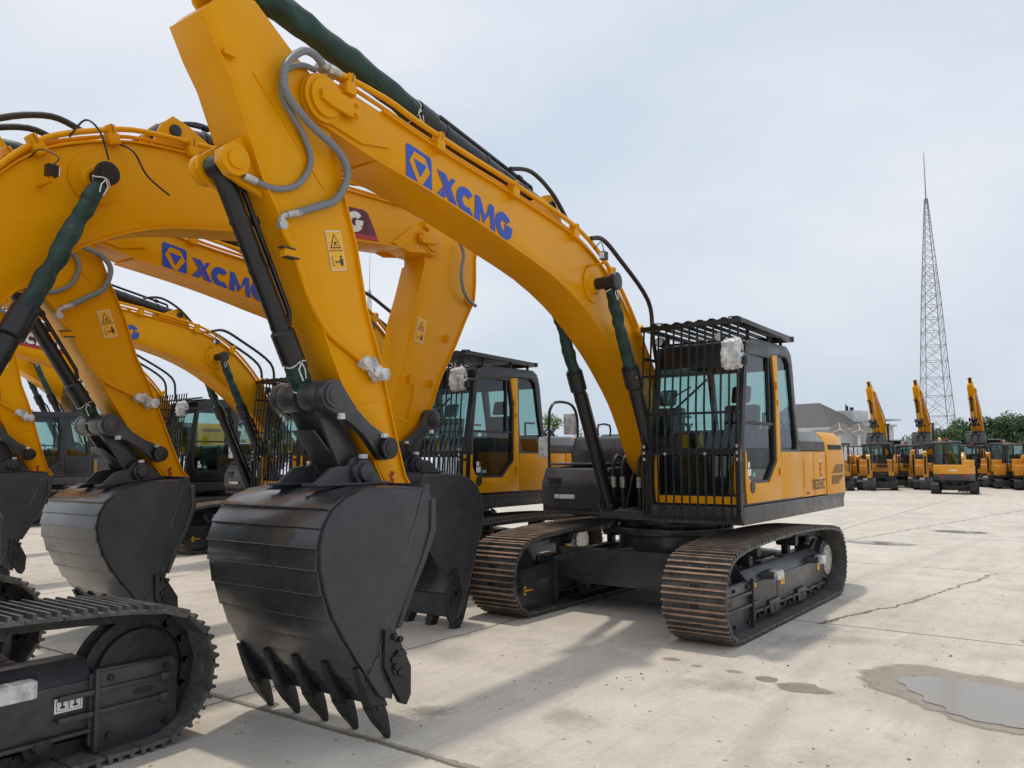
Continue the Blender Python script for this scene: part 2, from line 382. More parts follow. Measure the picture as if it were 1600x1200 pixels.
def make_track(root, sy, tip='rust', half=1.62, r=.425, zt=.93, c=1.16, hw=.31, n=46, steps=True, full=True, fx=1.06):
    cy = sy * c
    path = track_path(half, zt, r, None)
    sh, L = along(path, n, .3)
    p = L / n; h = p * .5
    mb = MB()
    g = .030; e = .002
    prof = [(-h * .95, -.052), (-h * .95, -.040), (-h * .90, -.034), (-h * .86, -g), (-h * .82, 0), (-h * .64, 0), (-h * .60, -g), (-.030, -g), (-.026, 0), (-.008, 0), (-.004, -g),
            (h * .42, -g), (h * .46, 0), (h * .64, 0), (h * .68, -g), (h * .90, -g - .004), (h * .95, -g - .010), (h * .95, -.052)]
    for (q, d) in sh:
        nx, nz = d.y, -d.x                      # outward normal for a loop that runs forward on the ground
        vs = []
        for y in (cy - hw, cy + hw):
            for s_, t in prof: vs.append((q[0] + d.x * s_ + nx * t, y, q[1] + d.y * s_ + nz * t))
        k = len(prof)
        for i in range(k):
            j = (i + 1) % k
            mb.add([vs[i], vs[j], vs[k + j], vs[k + i]], [(0, 1, 2, 3)], 1 if (prof[i][1] == 0 and prof[j][1] == 0) else 0)
        mb.add(vs[:k], [tuple(range(k))], 0); mb.add(vs[k:], [tuple(range(k))], 0)
        if full:
            for yy in (-.085, .085):
                for s_ in (-h * .36, h * .24):  # bolt heads
                    b = V((q[0] + d.x * s_ - nx * g, cy + yy, q[1] + d.y * s_ - nz * g))
                    mb.cyl(b, b + V((nx, 0, nz)) * .014, .013, 6, mat=0)
            s0, s1, t0 = -h * .34, h * .3, -g + .001    # the dark slot between the bolts
            mb.add([(q[0] + d.x * a + nx * t0, cy + y, q[1] + d.y * a + nz * t0) for a, y in ((s0, -.045), (s1, -.045), (s1, .045), (s0, .045))], [(0, 1, 2, 3)], 2)
        for yy in (-.095, .065):                # link plates
            vs = [(q[0] + d.x * s_ + nx * t, cy + y, q[1] + d.y * s_ + nz * t) for s_ in (-h * .98, h * .9) for y in (yy, yy + .03) for t in (-.053, -.13)]
            mb.add(vs, [(0, 1, 3, 2), (4, 6, 7, 5), (0, 4, 5, 1), (2, 3, 7, 6), (0, 2, 6, 4), (1, 5, 7, 3)], 2)
        b = V((q[0] - d.x * h - nx * .09, cy - .1, q[1] - d.y * h - nz * .09)); mb.cyl(b, b + V((0, .2, 0)), .028, 8, mat=2)
    t = mb.build('crawler_track', [M['steel'], M[tip], M['steeld']], root, smooth_ang=25)
    o = sy                                       # outer side sign
    # side frame
    f = MB()
    yo = cy + o * .17; yi = cy - o * .17
    a, b = min(yo, yi), max(yo, yi)
    f.prism([(-1.42, .20), (fx, .20), (fx, .47), (-1.42, .47)], a, b)
    f.prism([(-1.42, .175), (fx, .175), (fx, .199), (-1.42, .199)], a - .03, b + .03)
    for yy, s_ in ((yo, -o), (yi, o)):           # sloped shoulders up to a narrow top
        f.add([(-1.42, yy, .472), (fx, yy, .472), (fx, yy + s_ * .10, .585), (-1.38, yy + s_ * .10, .605), (-1.42, yy + s_ * .10, .472), (fx, yy + s_ * .10, .472)], [(0, 1, 2, 3), (0, 3, 4), (1, 2, 5), (0, 1, 5, 4)])
    f.prism([(-1.40, .473), (fx - .01, .473), (fx - .01, .585), (-1.38, .605)], a + .101, b - .101)
    for yy in (yo, yi):                            # fork plates that hold the idler
        y0, y1 = yy - .012, yy + .012
        f.prism([(fx - .02, .10), (fx - .02, .50), (1.80, .50), (1.83, .47), (1.83, .12), (1.62, .04), (fx + .03, .055)], y0, y1)
        s_ = o if yy == yo else -o
        f.prism([(fx + .02, .515), (1.82, .505), (1.82, .475), (fx + .02, .475)], *sorted((yy, yy - s_ * .05)))
        if yy == yo:
            f.prism([(fx - .20, .415), (1.76, .415), (1.76, .385), (fx - .20, .385)], *sorted((yy + s_ * .012, yy + s_ * .04)))
            f.prism([(fx - .20, .295), (1.76, .295), (1.76, .265), (fx - .20, .265)], *sorted((yy + s_ * .012, yy + s_ * .04)))
        f.prism([(fx - .005, .06), (fx + .025, .06), (fx + .025, .53), (fx - .005, .53)], *sorted((yy + s_ * .0125, yy + s_ * .052)))
        for z in (.40, .28): f.box(1.70, 1.765, *sorted((yy + s_ * .0125, yy + s_ * .05)), z - .024, z + .024)
    # sprocket motor housing at the rear
    f.prism([(-1.30, .24), (-1.30, .60), (-1.5, .70), (-1.70, .68), (-1.75, .5), (-1.70, .25), (-1.5, .2)], cy - .13, cy + .08)
    f.cyl((-1.62, yi, .44), (-1.62, cy + o * .15, .44), .235, 28)
    # slot on fork, holes on top
    f.build('track_frame', [M['black'] if not full else M['grey']], t, bevel=.008)
    if full:
        for xx in (fx + .10, fx + .45):
            for z in (.13, .46): bm_ = MB(); bm_.cyl((xx, yo, z), (xx, yo + o * .030, z), .020, 6); bm_.build('bolt', M['black'], t)
        hs = MB()
        for x in (.12, -.55): hs.prism([(x, cy - .045), (x + .24, cy - .045), (x + .24, cy + .045), (x, cy + .045)], .575, .607, ax='z')
        yy = yo + o * .0135
        hs.prism(circ(1.56, .34, .020, 90, 270, 6) + circ(1.65, .34, .020, -90, 90, 6), *sorted((yo, yy)))
        hs.box(.20, .27, *sorted((yo, yo + o * .003)), .23, .41)
        hs.build('frame_opening', M['decalblack'], t)
    i_ = MB(); i_.cyl((half, cy - .07, r), (half, cy + .07, r), r - .055 - .03, 36); i_.cyl((half, cy - .11, r), (half, cy + .11, r), r - .155, 36); i_.cyl((half, cy - .14, r), (half, cy + .14, r), .09, 20)
    i_.build('idler_wheel', M['steeld'], t, bevel=.008)
    s_ = MB(); nt_ = 21; pl = []
    for k in range(nt_ * 2):
        rr = (r - .075) if k % 2 else (r - .14)
        for dd in (-.02, .02): pl.append((-half + rr * math.cos(2 * PI * (k / (nt_ * 2)) + dd * 2), r + rr * math.sin(2 * PI * (k / (nt_ * 2)) + dd * 2)))
    s_.prism(pl, cy - .03, cy + .03)
    s_.cyl((-half, cy, r), (-half, cy + o * .14, r), .20, 28)
    s_.build('sprocket', M['silver'] if tip == 'rust' else M['steeld'], t, bevel=.004)
    ring = MB(); ringp = []
    for k in range(60):
        rr = .185 if k % 2 else .172
        ringp.append((-1.62 + rr * math.cos(2 * PI * k / 60), .44 + rr * math.sin(2 * PI * k / 60)))
    ring.prism(ringp, *sorted((cy + o * .151, cy + o * .18)))
    for k in range(10): ring.cyl((-1.62 + .14 * math.cos(2 * PI * k / 10), cy + o * .18, .44 + .14 * math.sin(2 * PI * k / 10)), (-1.62 + .14 * math.cos(2 * PI * k / 10), cy + o * .192, .44 + .14 * math.sin(2 * PI * k / 10)), .012, 8)
    ring.build('drive_cover', M['worn'] if not full else M['silver'], t)
    nr = 8
    for k in range(nr):
        x = -1.12 + k * 2.14 / (nr - 1)
        rb = MB(); rb.cyl((x, cy - .14, .165), (x, cy + .14, .165), .065, 18); rb.cyl((x, cy - .155, .165), (x, cy - .10, .165), .082, 18); rb.cyl((x, cy + .10, .165), (x, cy + .155, .165), .082, 18); rb.cyl((x, cy - .205, .165), (x, cy + .205, .165), .04, 10); rb.box(x - .05, x + .05, cy + .16, cy + .20, .16, .20); rb.box(x - .05, x + .05, cy - .20, cy - .16, .16, .20)
        rb.build('track_roller', M['steeld'], t, bevel=.005)
        if k in (2, 5):
            for yy in (cy - .2, cy + .18): gd = MB(); gd.prism([(x - .17, .24), (x + .17, .24), (x + .13, .10), (x - .13, .10)], yy, yy + .02); gd.build('track_guard', M['grey'], t, bevel=.004)
    for x in (.62, -.62):
        cb = MB(); cb.cyl((x, cy - .11, .75), (x, cy + .12, .75), .062, 16); cb.box(x - .05, x + .05, cy - .05, cy + .03, .55, .74)
        cb.build('carrier_roller', M['steeld'], t, bevel=.005)
    if steps:
        for x in ((.42, -1.12) if fx < 1.2 else (.70, -1.12)):
            st = MB(); st.prism([(x, yo - o * .02), (x + .30, yo - o * .02), (x + .22, yo + o * .14), (x + .06, yo + o * .14)], .475, .55, ax='z')
            so = st.build('step_bracket', M['black'], t, bevel=.01)
            w_ = MB(); w_.box(x + .045, x + .235, *sorted((yo + o * .055, yo + o * .15)), .465, .562)
            w_.build('plastic_wrap', M['white'], so, bevel=.015)
    return t
def yellow_sticker(parent, x, z, y, s, o):
    f = MB(); a = y; b = y + o * .003
    f.box(x - s / 2, x + s / 2, *sorted((a, b)), z - s / 2, z + s / 2, 0)
    f.box(x - s * .3, x + s * .3, *sorted((b, b + o * .001)), z - s * .25, z - s * .2, 1); f.box(x - s * .12, x + s * .12, *sorted((b, b + o * .001)), z - s * .08, z + s * .2, 1)
    return f.build('yellow_label', [M['stkyel'], M['stkred']], parent)
# ------------------------------------------------------------------ upper body
def make_undercarriage(root):
    m = MB()
    m.cyl((0, 0, .50), (0, 0, .84), .62, 40); m.cyl((0, 0, .84), (0, 0, .92), .72, 40)
    for sx in (1, -1):
        for sy in (1, -1):
            # tapering X legs from the drum to the side frames
            top = [(sx * .15, sy * .35), (sx * .58, sy * .20), (sx * 1.02, sy * 1.02), (sx * .55, sy * 1.02)]
            lo, hi = .34, .70
            vs = [(x, y, z) for z in (lo, hi) for x, y in top]
            vs[6] = (sx * 1.02, sy * 1.02, .58); vs[7] = (sx * .55, sy * 1.02, .58)
            m.add(vs, [(0, 1, 2, 3), (4, 5, 6, 7), (0, 1, 5, 4), (1, 2, 6, 5), (2, 3, 7, 6), (3, 0, 4, 7)])
    m.box(-.62, .62, -.62, .62, .32, .66)
    m.prism([(-.75, .30), (.75, .30), (.98, .70), (-.98, .70)][0:4], .94, .97, ax='x')
    m.prism([(-.98, .34), (.98, .34), (.98, .60), (.4, .70), (-.4, .70), (-.98, .60)], .93, .99, ax='x')
    m.build('undercarriage_frame', M['grey'], root, bevel=.012)
    s = MB(); s.cyl((0, 0, .92), (0, 0, .97), .60, 48); s.cyl((0, 0, .97), (0, 0, 1.06), .68, 48)
    for k in range(32):
        a = 2 * PI * k / 32
        s.cyl((.70 * math.cos(a) * .97, .70 * math.sin(a) * .97, .92), (.70 * math.cos(a) * .97, .70 * math.sin(a) * .97, .945), .018, 6)
    s.build('swing_ring', M['black'], root, bevel=.004)
def arcx(y, r=2.98): return -math.sqrt(r * r - y * y)
def make_upper(root, left_yellow=True, label=True, decals=True):
    Y = M['yellow']
    m = MB()
    m.box(-2.35, .60, -1.0, 1.0, 1.02, 1.12)                    # main frame
    m.box(.3, 1.0, -.40, .33, 1.04, 1.14)
    plan = [(1.22, .33), (1.22, 1.36), (-2.42, 1.36), (-2.42, .95), (.2, .95), (.2, .33)]
    m.prism(plan, 1.05, 1.235, ax='z')
    m.prism([(.75, -1.34), (.75, -.46), (.2, -.46), (.2, -.95), (-2.42, -.95), (-2.42, -1.36), (.60, -1.36)], 1.05, 1.235, ax='z')
    m.build('platform', M['grey'], root, bevel=.018)
    # boom foot brackets
    b = MB()
    for y in (-.30, .27): b.prism([(-.5, 1.1), (.62, 1.1), (.40, 1.55), (.22, 1.84), (.05, 1.86), (-.25, 1.6)], y, y + .03)
    b.cyl((.12, -.34, 1.70), (.12, .34, 1.70), .06, 18)
    b.build('boom_bracket', M['black'], root, bevel=.006)
    # left doors: two panels behind the cab
    for x0, x1 in ((-1.13, -.67), (-1.66, -1.14)):
        p = MB(); p.box(x0, x1 - .006, .80, 1.352, 1.245, 1.78)
        d = p.build('side_door', Y if left_yellow else M['grey'], root, bevel=.014)
        if x0 == -1.13:
            v = MB()
            for k in range(9): v.box(-.80, -.72, 1.353, 1.360, 1.36 + k * .038, 1.378 + k * .038)
            v.build('louvre', M['decalblack'] if False else M['yellowb'], d, bevel=.002)
            lt = MB(); lt.box(-.93, -.84, 1.352, 1.358, 1.275, 1.30, 0); lt.build('latch', M['stkred'], d)
    # grey engine hood
    h = MB(); h.prism([(-.62, 1.785), (-.62, 2.03), (-1.30, 2.04), (-1.62, 1.93), (-1.66, 1.785)], -1.33, 1.335)
    ho = h.build('engine_hood', M['hood'], root, bevel=.045, seg=3)
    bnd = MB(); bnd.box(-1.655, -.66, 1.337, 1.343, 1.79, 1.90); bnd.build('dark_band', M['decalblack'], ho)
    # counterweight with rounded plan
    ys = [1.36, 1.34, 1.25, 1.1, .85, .5, .15]
    def ring(rad, ins):
        pl = [(-1.67, 1.36 - ins)]
        for y in ys: pl.append((max(-rad, arcx(y, rad + .12) if y < 1.30 else -2.50 - (1.36 - y)), y - ins))
        return pl + [(x, -y) for x, y in reversed(pl)]
    c = MB()
    levels = [(1.235, 3.04, .0), (1.72, 3.04, .0), (1.85, 2.99, .02), (1.96, 2.82, .06), (2.03, 2.52, .13)]
    rings = [[(x if x > -1.7 else x, y, z) for x, y in ring(r_, i_)] for z, r_, i_ in levels]
    n = len(rings[0]); vs = [v for r_ in rings for v in r_]
    fs = [(a * n + k, a * n + (k + 1) % n, (a + 1) * n + (k + 1) % n, (a + 1) * n + k) for a in range(len(rings) - 1) for k in range(n)]
    fs += [tuple(range(n)), tuple(range((len(rings) - 1) * n, len(rings) * n))]
    c.add(vs, fs)
    cw = c.build('counterweight', Y, root, bevel=.01)
    l = MB()
    r0 = [(x, y, 1.04 if abs(y) < 5 else 0) for x, y in ring(2.90, .06)]; r1 = [(x, y, 1.232) for x, y in ring(3.035, .0)]
    l.add(r0 + r1, [tuple(range(n)), tuple(range(n, 2 * n))] + [(k, (k + 1) % n, n + (k + 1) % n, n + k) for k in range(n)])
    l.build('lower_skirt', M['grey'], cw, bevel=.02)
    v = MB()
    for k in range(9): v.box(-2.36 + k * .065, -2.33 + k * .065, 1.2, 1.364, 1.805, 1.865)
    for k in range(8): v.box(-2.2 + k * .09, -2.16 + k * .09, .75, 1.05, 2.0, 2.035)
    v.build('vent_slots', M['decalblack'], cw)
    if decals:
        text_mesh('XE215C', 'model_lettering', .172, M['decalblack'], root, (-1.05, 1.3575, 1.322), (-1, 0, .0), (0, 0, 1), .010, .90)
        d = MB()
        for k in range(9):      # slanted stripe block on the counterweight
            x = -1.86 - k * .062
            t = max(0, .13 - .0 * k)
            lo = 1.515 + (0 if k > 3 else (3 - k) * .0)
            if k >= 0:
                d.add([(x, 1.3635, 1.50 + max(0, (2 - k)) * .0), (x - .03, 1.3635, 1.50), (x - .06, 1.3635, 1.615), (x - .035, 1.3635, 1.615 - max(0, 3 - k) * .033)], [(0, 1, 2, 3)])
                d.add([(x - .03, 1.3635, 1.475), (x - .06, 1.3635, 1.475), (x - .025, 1.3635, 1.36 + max(0, k - 5) * .03), (x + .0, 1.3635, 1.36 + max(0, k - 5) * .03)], [(0, 1, 2, 3)])
        d.build('stripe_decal', M['decalblack'], cw)
        e = MB()
        for z in (1.44, 1.665): e.box(-1.47, -1.37, 1.353, 1.3555, z, z + .012, 0)
        e.box(-1.455, -1.385, 1.353, 1.3555, 1.48, 1.64, 1); e.box(-1.44, -1.405, 1.3555, 1.357, 1.50, 1.62, 2); e.box(-1.45, -1.39, 1.3555, 1.3575, 1.555, 1.575, 1)
        e.build('square_emblem', [M['decalwhite'], M['stkred'], M['stkyel']], root)
    # right side: toolbox with lid, tall tank cover, handrail
    t = MB(); t.prism([(.76, 1.09), (.80, 1.20), (.80, 1.42), (.70, 1.60), (.10, 1.62), (.10, 1.09)], -1.33, -.50)
    tb = t.build('tool_box', M['grey'], root, bevel=.04, seg=3)
    ld = MB(); ld.box(.16, .68, -1.30, -.53, 1.625, 1.655); ld.build('lid', M['grey'], tb, bevel=.02)
    vt = MB()
    for k in range(3): vt.box(.785, .812, -1.22, -1.05, 1.36 + k * .045, 1.385 + k * .045)
    vt.build('vent_slots', M['decalblack'], tb)
    wr = MB(); wr.box(.80, .83, -1.12, -.84, 1.235, 1.285); wr.build('plastic_wrap', M['white'], tb, bevel=.01)
    k = MB(); k.prism([(.10, 1.24), (.12, 1.80), (.02, 1.98), (-.75, 2.0), (-.75, 1.24)], -1.34, -.42); k.build('tank_cover', M['grey'], root, bevel=.05, seg=3)
    hm = MB(); hm.box(-1.60, -.80, -1.34, -.42, 1.24, 1.80); hm.build('pump_door', M['yellow'], root, bevel=.014)
    ex = MB(); ex.cyl((-1.0, -.55, 2.0), (-1.0, -.55, 2.22), .075, 18); ex.build('exhaust_pipe', M['steeld'], root, bevel=.006)
    hr = MB()
    hr.tube([(.55, -1.37, 1.12), (.55, -1.37, 2.15), (.50, -1.37, 2.35), (.38, -1.37, 2.42), (.10, -1.37, 2.42), (-.05, -1.37, 2.35), (-.12, -1.37, 2.2), (-.12, -1.37, 1.9)], .018, 8, sub=3)
    hr.build('handrail', M['black'], root); hr = MB()
    hr.tube([(-.2, -1.1, 2.0), (-.2, -1.1, 2.14), (-.5, -1.1, 2.14), (-.5, -1.1, 2.0)], .014, 6, sub=2)
    hr.build('handrail', M['black'], root)
    for x in (-1.0, -1.22):
        hr = MB()
        for a in (-.10, .10): hr.tube([(x + a, 1.05, 2.03), (x - a, 1.05, 2.16)], .018, 6)
        hr.build('hood_hinge', M['black'], ho)
    hr = MB()
    hr.tube([(-.72, .9, 2.03), (-.72, .9, 2.24), (-.95, .9, 2.24)], .02, 6)
    hr.build('handrail', M['black'], root)
    mi = MB(); mi.box(.52, .58, -1.52, -1.38, 1.72, 1.98); o = mi.build('wrapped_mirror', M['white'], root, bevel=.02); 
    ms = MB(); ms.box(-.16, -.10, -1.58, -1.40, 2.02, 2.30); ms.build('mirror', M['white'], root, bevel=.02)
    # hose bundle in front of the boom foot
    hs = MB(); fit = MB()
    for kx, (x, y) in enumerate(((.72, -.36), (.72, -.24), (.78, .00), (.78, .12))):
        hs.tube([(x, y, 1.10), (x + .02, y, 1.45), (x + .02, y, 1.60), (x - .02, y, 1.70), (x - .12, y, 1.74), (x - .25, y + .03, 1.62), (x - .4, y + .05, 1.45)], .022, 8, sub=4)
        fit.cyl((x + .02, y, 1.38), (x + .02, y, 1.50), .030, 10)
    hb = hs.build('hydraulic_hose', M['rubber'], root); fit.build('fitting', M['silver'], hb)

# ------------------------------------------------------------------ cab
def frame_plate(mb, outer, holes, y0, y1, mat=0): mb.prism(outer, y0, y1, mat, holes=holes)
def make_cab(root, yellow=True, guard=True, roofguard=True):
    side = [(1.20, 1.24), (1.22, 1.45), (1.20, 1.77), (1.14, 2.10), (1.02, 2.75), (.97, 2.88), (.88, 2.93), (-.28, 2.95), (-.42, 2.88), (-.46, 2.75), (-.56, 2.10), (-.65, 1.77), (-.65, 1.24)]
    win1 = [(.90, 2.78), (.99, 2.70), (1.07, 2.10), (1.10, 1.62), (1.04, 1.51), (.90, 1.48), (.48, 1.48), (.24, 1.68), (.23, 2.40), (.30, 2.78)]
    win2 = [(.06, 2.84), (-.24, 2.84), (-.33, 2.78), (-.42, 2.30), (-.53, 1.86), (-.50, 1.80), (-.02, 1.80), (.03, 1.90), (.06, 2.3)]
    m = MB()
    frame_plate(m, side, [win1, win2], 1.30, 1.352)
    winr = [(.98, 2.72), (1.08, 2.10), (1.10, 1.75), (-.50, 1.75), (-.42, 2.30), (-.33, 2.72)]
    frame_plate(m, side, [winr], .352, .40)
    m.prism([(.86, 2.90), (.88, 2.955), (-.30, 2.975), (-.44, 2.90)], .36, 1.344)                 # roof
    # front: header, sill and corner posts
    for y0, y1 in ((.352, .42), (1.28, 1.352)):
        m.prism([(1.20, 1.24), (1.245, 1.24), (1.265, 1.45), (1.24, 1.78), (1.175, 2.11), (1.055, 2.76), (1.0, 2.90), (.95, 2.90), (1.02, 2.75), (1.14, 2.10), (1.20, 1.77), (1.22, 1.45)], y0, y1)
    m.prism([(1.06, 2.66), (1.0, 2.90), (.88, 2.94), (.95, 2.66)], .42, 1.28)
    m.box(1.16, 1.22, .40, 1.30, 1.24, 1.34)
    m.prism([(-.46, 2.72), (-.40, 2.92), (-.34, 2.92), (-.38, 2.72)], .40, 1.30)
    m.box(-.65, -.60, .40, 1.30, 1.24, 2.05)
    m.box(-.62, 1.18, .40, 1.30, 1.22, 1.27)
    cab = m.build('cab', M['black'], root, bevel=.012, seg=2)
    g = MB()
    for w in (win1, win2): g.add([(x, 1.318, z) for x, z in w], [tuple(range(len(w)))])
    g.add([(x, .376, z) for x, z in winr], [tuple(range(len(winr)))])
    g.add([(1.235, .42, 1.36), (1.235, 1.28, 1.36), (1.215, 1.28, 1.78), (1.215, .42, 1.78)], [(0, 1, 2, 3)])
    g.add([(1.212, .42, 1.80), (1.212, 1.28, 1.80), (1.16, 1.28, 2.10), (1.035, 1.28, 2.68), (1.035, .42, 2.68), (1.16, .42, 2.10)], [(0, 1, 2, 5), (5, 2, 3, 4)])
    g.add([(-.56, .40, 2.06), (-.56, 1.30, 2.06), (-.42, 1.30, 2.72), (-.42, .40, 2.72)], [(0, 1, 2, 3)])
    g.build('window_glass', M['glass'], cab)
    rb = MB(); rb.box(.24, 1.09, 1.30, 1.345, 2.055, 2.085); rb.box(1.19, 1.235, .42, 1.28, 1.77, 1.81); rb.box(.33, .36, 1.305, 1.345, 2.08, 2.78)
    rb.build('window_bar', M['rubber'], cab)
    dm = M['yellow'] if yellow else M['black']
    dr = MB()
    dpoly = [(1.135, 1.26), (1.165, 1.45), (1.150, 1.765), (1.115, 1.765), (1.12, 1.62), (1.06, 1.495), (.90, 1.455), (.47, 1.455), (.21, 1.67), (.20, 2.40), (.275, 2.815), (.115, 2.835), (.10, 2.3), (.085, 1.26)]
    dr.prism(dpoly, 1.350, 1.366)
    d = dr.build('door', dm, cab, bevel=.006)
    if not yellow: pass
    hh = MB(); hh.box(.17, .21, 1.366, 1.385, 2.45, 2.53); hh.box(.12, .17, 1.366, 1.385, 1.52, 1.60); hh.box(.13, .17, 1.366, 1.38, 2.28, 2.34); hh.build('hinge', dm, d, bevel=.004)
    sp = MB(); sp.cyl((.99, 1.366, 1.42), (.99, 1.374, 1.42), .062, 24); sp.build('door_lock', M['decalblack'], d)
    rp = MB(); rp.prism([(.078, 1.26), (.078, 1.775), (-.655, 1.775), (-.655, 1.26)], 1.350, 1.364); rp.build('rear_panel', dm, cab, bevel=.006)
    if yellow:
        fp = MB()
        for y0, y1 in ((.425, .47), (1.285, 1.356)): fp.prism([(1.245, 1.255), (1.272, 1.45), (1.25, 1.765), (1.235, 1.765), (1.255, 1.45), (1.23, 1.255)], y0, y1)
        fp.box(1.225, 1.246, .425, 1.356, 1.255, 1.33)
        fp.build('front_trim', dm, cab, bevel=.004)
    lab = MB(); lab.box(.90, .99, 1.322, 1.324, 1.53, 1.60, 0); lab.box(.93, .985, 1.322, 1.324, 1.61, 1.67, 0); lab.box(.78, .86, 1.322, 1.324, 1.52, 1.56, 1); lab.build('door_paper', [M['decalwhite'], M['teal']], cab)
    # interior
    kp = MB(); kp.box(1.13, 1.15, .43, 1.27, 1.30, 1.72); kp.box(-.55, 1.12, .42, 1.28, 1.275, 1.29); kp.box(-.55, -.50, .42, 1.28, 1.3, 2.05); kp.build('cab_darkening_panel', M['black'], cab)  # black floor, front and back sheets added to darken the cab interior
    st = MB(); st.box(-.20, .32, .62, 1.06, 1.55, 1.68); st.prism([(-.14, 1.66), (-.02, 1.66), (-.14, 2.32), (-.26, 2.32)], .64, 1.04); st.prism([(-.18, 2.34), (-.10, 2.34), (-.16, 2.54), (-.24, 2.54)], .73, .95); st.box(-.1, .25, .72, .96, 1.27, 1.55)
    st.build('operator_seat', M['seat'], cab, bevel=.04, seg=3)
    ds = MB(); ds.box(-.1, .42, .46, .58, 1.27, 1.80); ds.box(-.1, .42, 1.10, 1.22, 1.27, 1.80); ds.box(.80, 1.05, .44, .60, 1.27, 1.95)
    ds.tube([(.36, .52, 1.80), (.40, .52, 2.0)], .02, 6); ds.tube([(.36, 1.16, 1.80), (.40, 1.16, 2.0)], .02, 6); ds.tube([(.85, .75, 1.27), (.80, .75, 1.85)], .015, 6); ds.tube([(.85, .92, 1.27), (.80, .92, 1.85)], .015, 6)
    ds.build('console', M['dash'], cab, bevel=.02)
    bt = MB(); bt.cylstack((.72, 1.16, 1.30), (.72, 1.16, 1.66), [(0, .055), (.7, .055), (.85, .025), (1, .025)], 14); bt.build('bottle', M['teal'], cab)
    sw = MB(); sw.box(.98, 1.0, .62, .69, 1.82, 1.96); sw.box(.98, 1.0, .78, .85, 1.82, 1.96); sw.build('yellow_tag', M['stkyel'], cab)
    wp = MB(); wp.tube([(1.25, .52, 1.85), (1.15, .60, 2.35), (1.10, .78, 2.45)], .010, 6); wp.tube([(1.17, .48, 2.1), (1.08, .95, 2.52)], .012, 6); wp.build('wiper', M['rubber'], cab)
    if guard:
        gd = MB()
        xs = lambda z: 1.40 if z < 2.2 else 1.40 - (z - 2.2) * .10
        nb = 13
        for k in range(nb):
            y = .36 + k * (1.39 - .36) / (nb - 1)
            gd.tube([(xs(1.08), y, 1.08), (xs(2.2), y, 2.2), (xs(3.04), y, 3.04)], .0115, 6)
        for z in (1.76, 2.16, 2.56): gd.box(xs(z) - .022, xs(z) - .008, .35, 1.40, z - .012, z + .012)
        gd.box(xs(1.12) - .02, xs(1.12), .34, 1.41, 1.10, 1.14)
        gd.box(xs(1.3) - .05, xs(1.3) - .012, .34, .41, 1.12, 1.80); gd.box(xs(1.3) - .05, xs(1.3) - .012, 1.345, 1.40, 1.12, 1.80)
        for z in (1.35, 1.70, 2.75):
            for y in (.37, 1.35): gd.box(1.0 if z > 2 else 1.2, xs(z), y - .012, y + .012, z - .015, z + .015)
        go = gd.build('front_guard', M['black'], cab)
        bo = MB()
        for y in (.375, 1.38):
            for z in (1.70, 1.765, 1.83): bo.cyl((1.385, y, z), (1.408, y, z), .018, 8)
        for y in (.62, 1.05): bo.cyl((1.40, y, 1.755), (1.42, y, 1.755), .014, 8)
        bo.build('bolt', M['silver'], go)
    if roofguard:
        rg = MB()
        z0 = 3.03
        rg.box(1.29, 1.34, .33, 1.43, z0 + .01, z0 + .06); rg.box(-.30, -.26, .33, 1.43, z0 - .01, z0 + .05)
        for y in (.33, 1.37):
            rg.prism([(1.30, z0 + .06), (1.30, z0 + .02), (-.28, z0 - .01), (-.28, z0 + .045)], y, y + .05)
        for k in range(8):
            y = .42 + k * .128
            rg.prism([(1.30, z0 + .075), (1.30, z0 + .065), (-.26, z0 + .04), (-.26, z0 + .05)], y, y + .085)
            rg.prism([(1.30, z0 + .06), (1.30, z0 + .085), (-.20, z0 + .055), (-.20, z0 + .04)], y + .02, y + .065)
        for x in (.82, .2, -.22):
            for y in (.40, 1.30): rg.box(x - .015, x + .015, y - .015, y + .015, 2.93, z0 + .02)
        rg.tube([(1.26, .42, z0 + .07), (1.26, .42, z0 + .10), (1.20, .52, z0 + .10), (1.20, .52, z0 + .07)], .008, 6); rg.tube([(1.2, 1.25, z0 + .07), (1.2, 1.25, z0 + .10), (1.14, 1.34, z0 + .10), (1.14, 1.34, z0 + .07)], .008, 6)
        rg.build('roof_guard', M['black'], cab, bevel=.004)
        for y in (.50, 1.16):
            lm = MB(); lm.cyl((1.19, y, 2.93), (1.25, y, 2.93), .05, 16); lm.cyl((1.25, y, 2.93), (1.255, y, 2.93), .042, 16, mat=1); lm.box(1.14, 1.19, y - .015, y + .015, 2.88, 2.97)
            lm.build('work_light', [M['black'], M['lamp']], cab)
    else:
        vz = MB(); vz.prism([(1.28, 2.90), (1.30, 2.92), (.90, 3.0), (.86, 2.97)], .42, 1.28); vz.build('sun_visor', M['black'], cab, bevel=.006)
    # mirror bagged in plastic
    mr = MB(); mr.prism([(1.33, 2.90), (1.48, 2.86), (1.50, 2.66), (1.46, 2.56), (1.30, 2.60), (1.28, 2.78)][:6], 1.26, 1.44)
    mo = mr.build('bagged_mirror', M['white'], cab, bevel=.03, seg=1); crush(mo, 5, .018, 17)
    ma = MB(); ma.tube([(1.02, 1.37, 2.86), (1.2, 1.40, 2.88), (1.34, 1.40, 2.82), (1.36, 1.44, 2.74)], .012, 6, sub=2); ma.cyl((1.34, 1.45, 2.70), (1.34, 1.45, 2.62), .03, 10); ma.build('mirror_arm', M['black'], cab)
    return cab

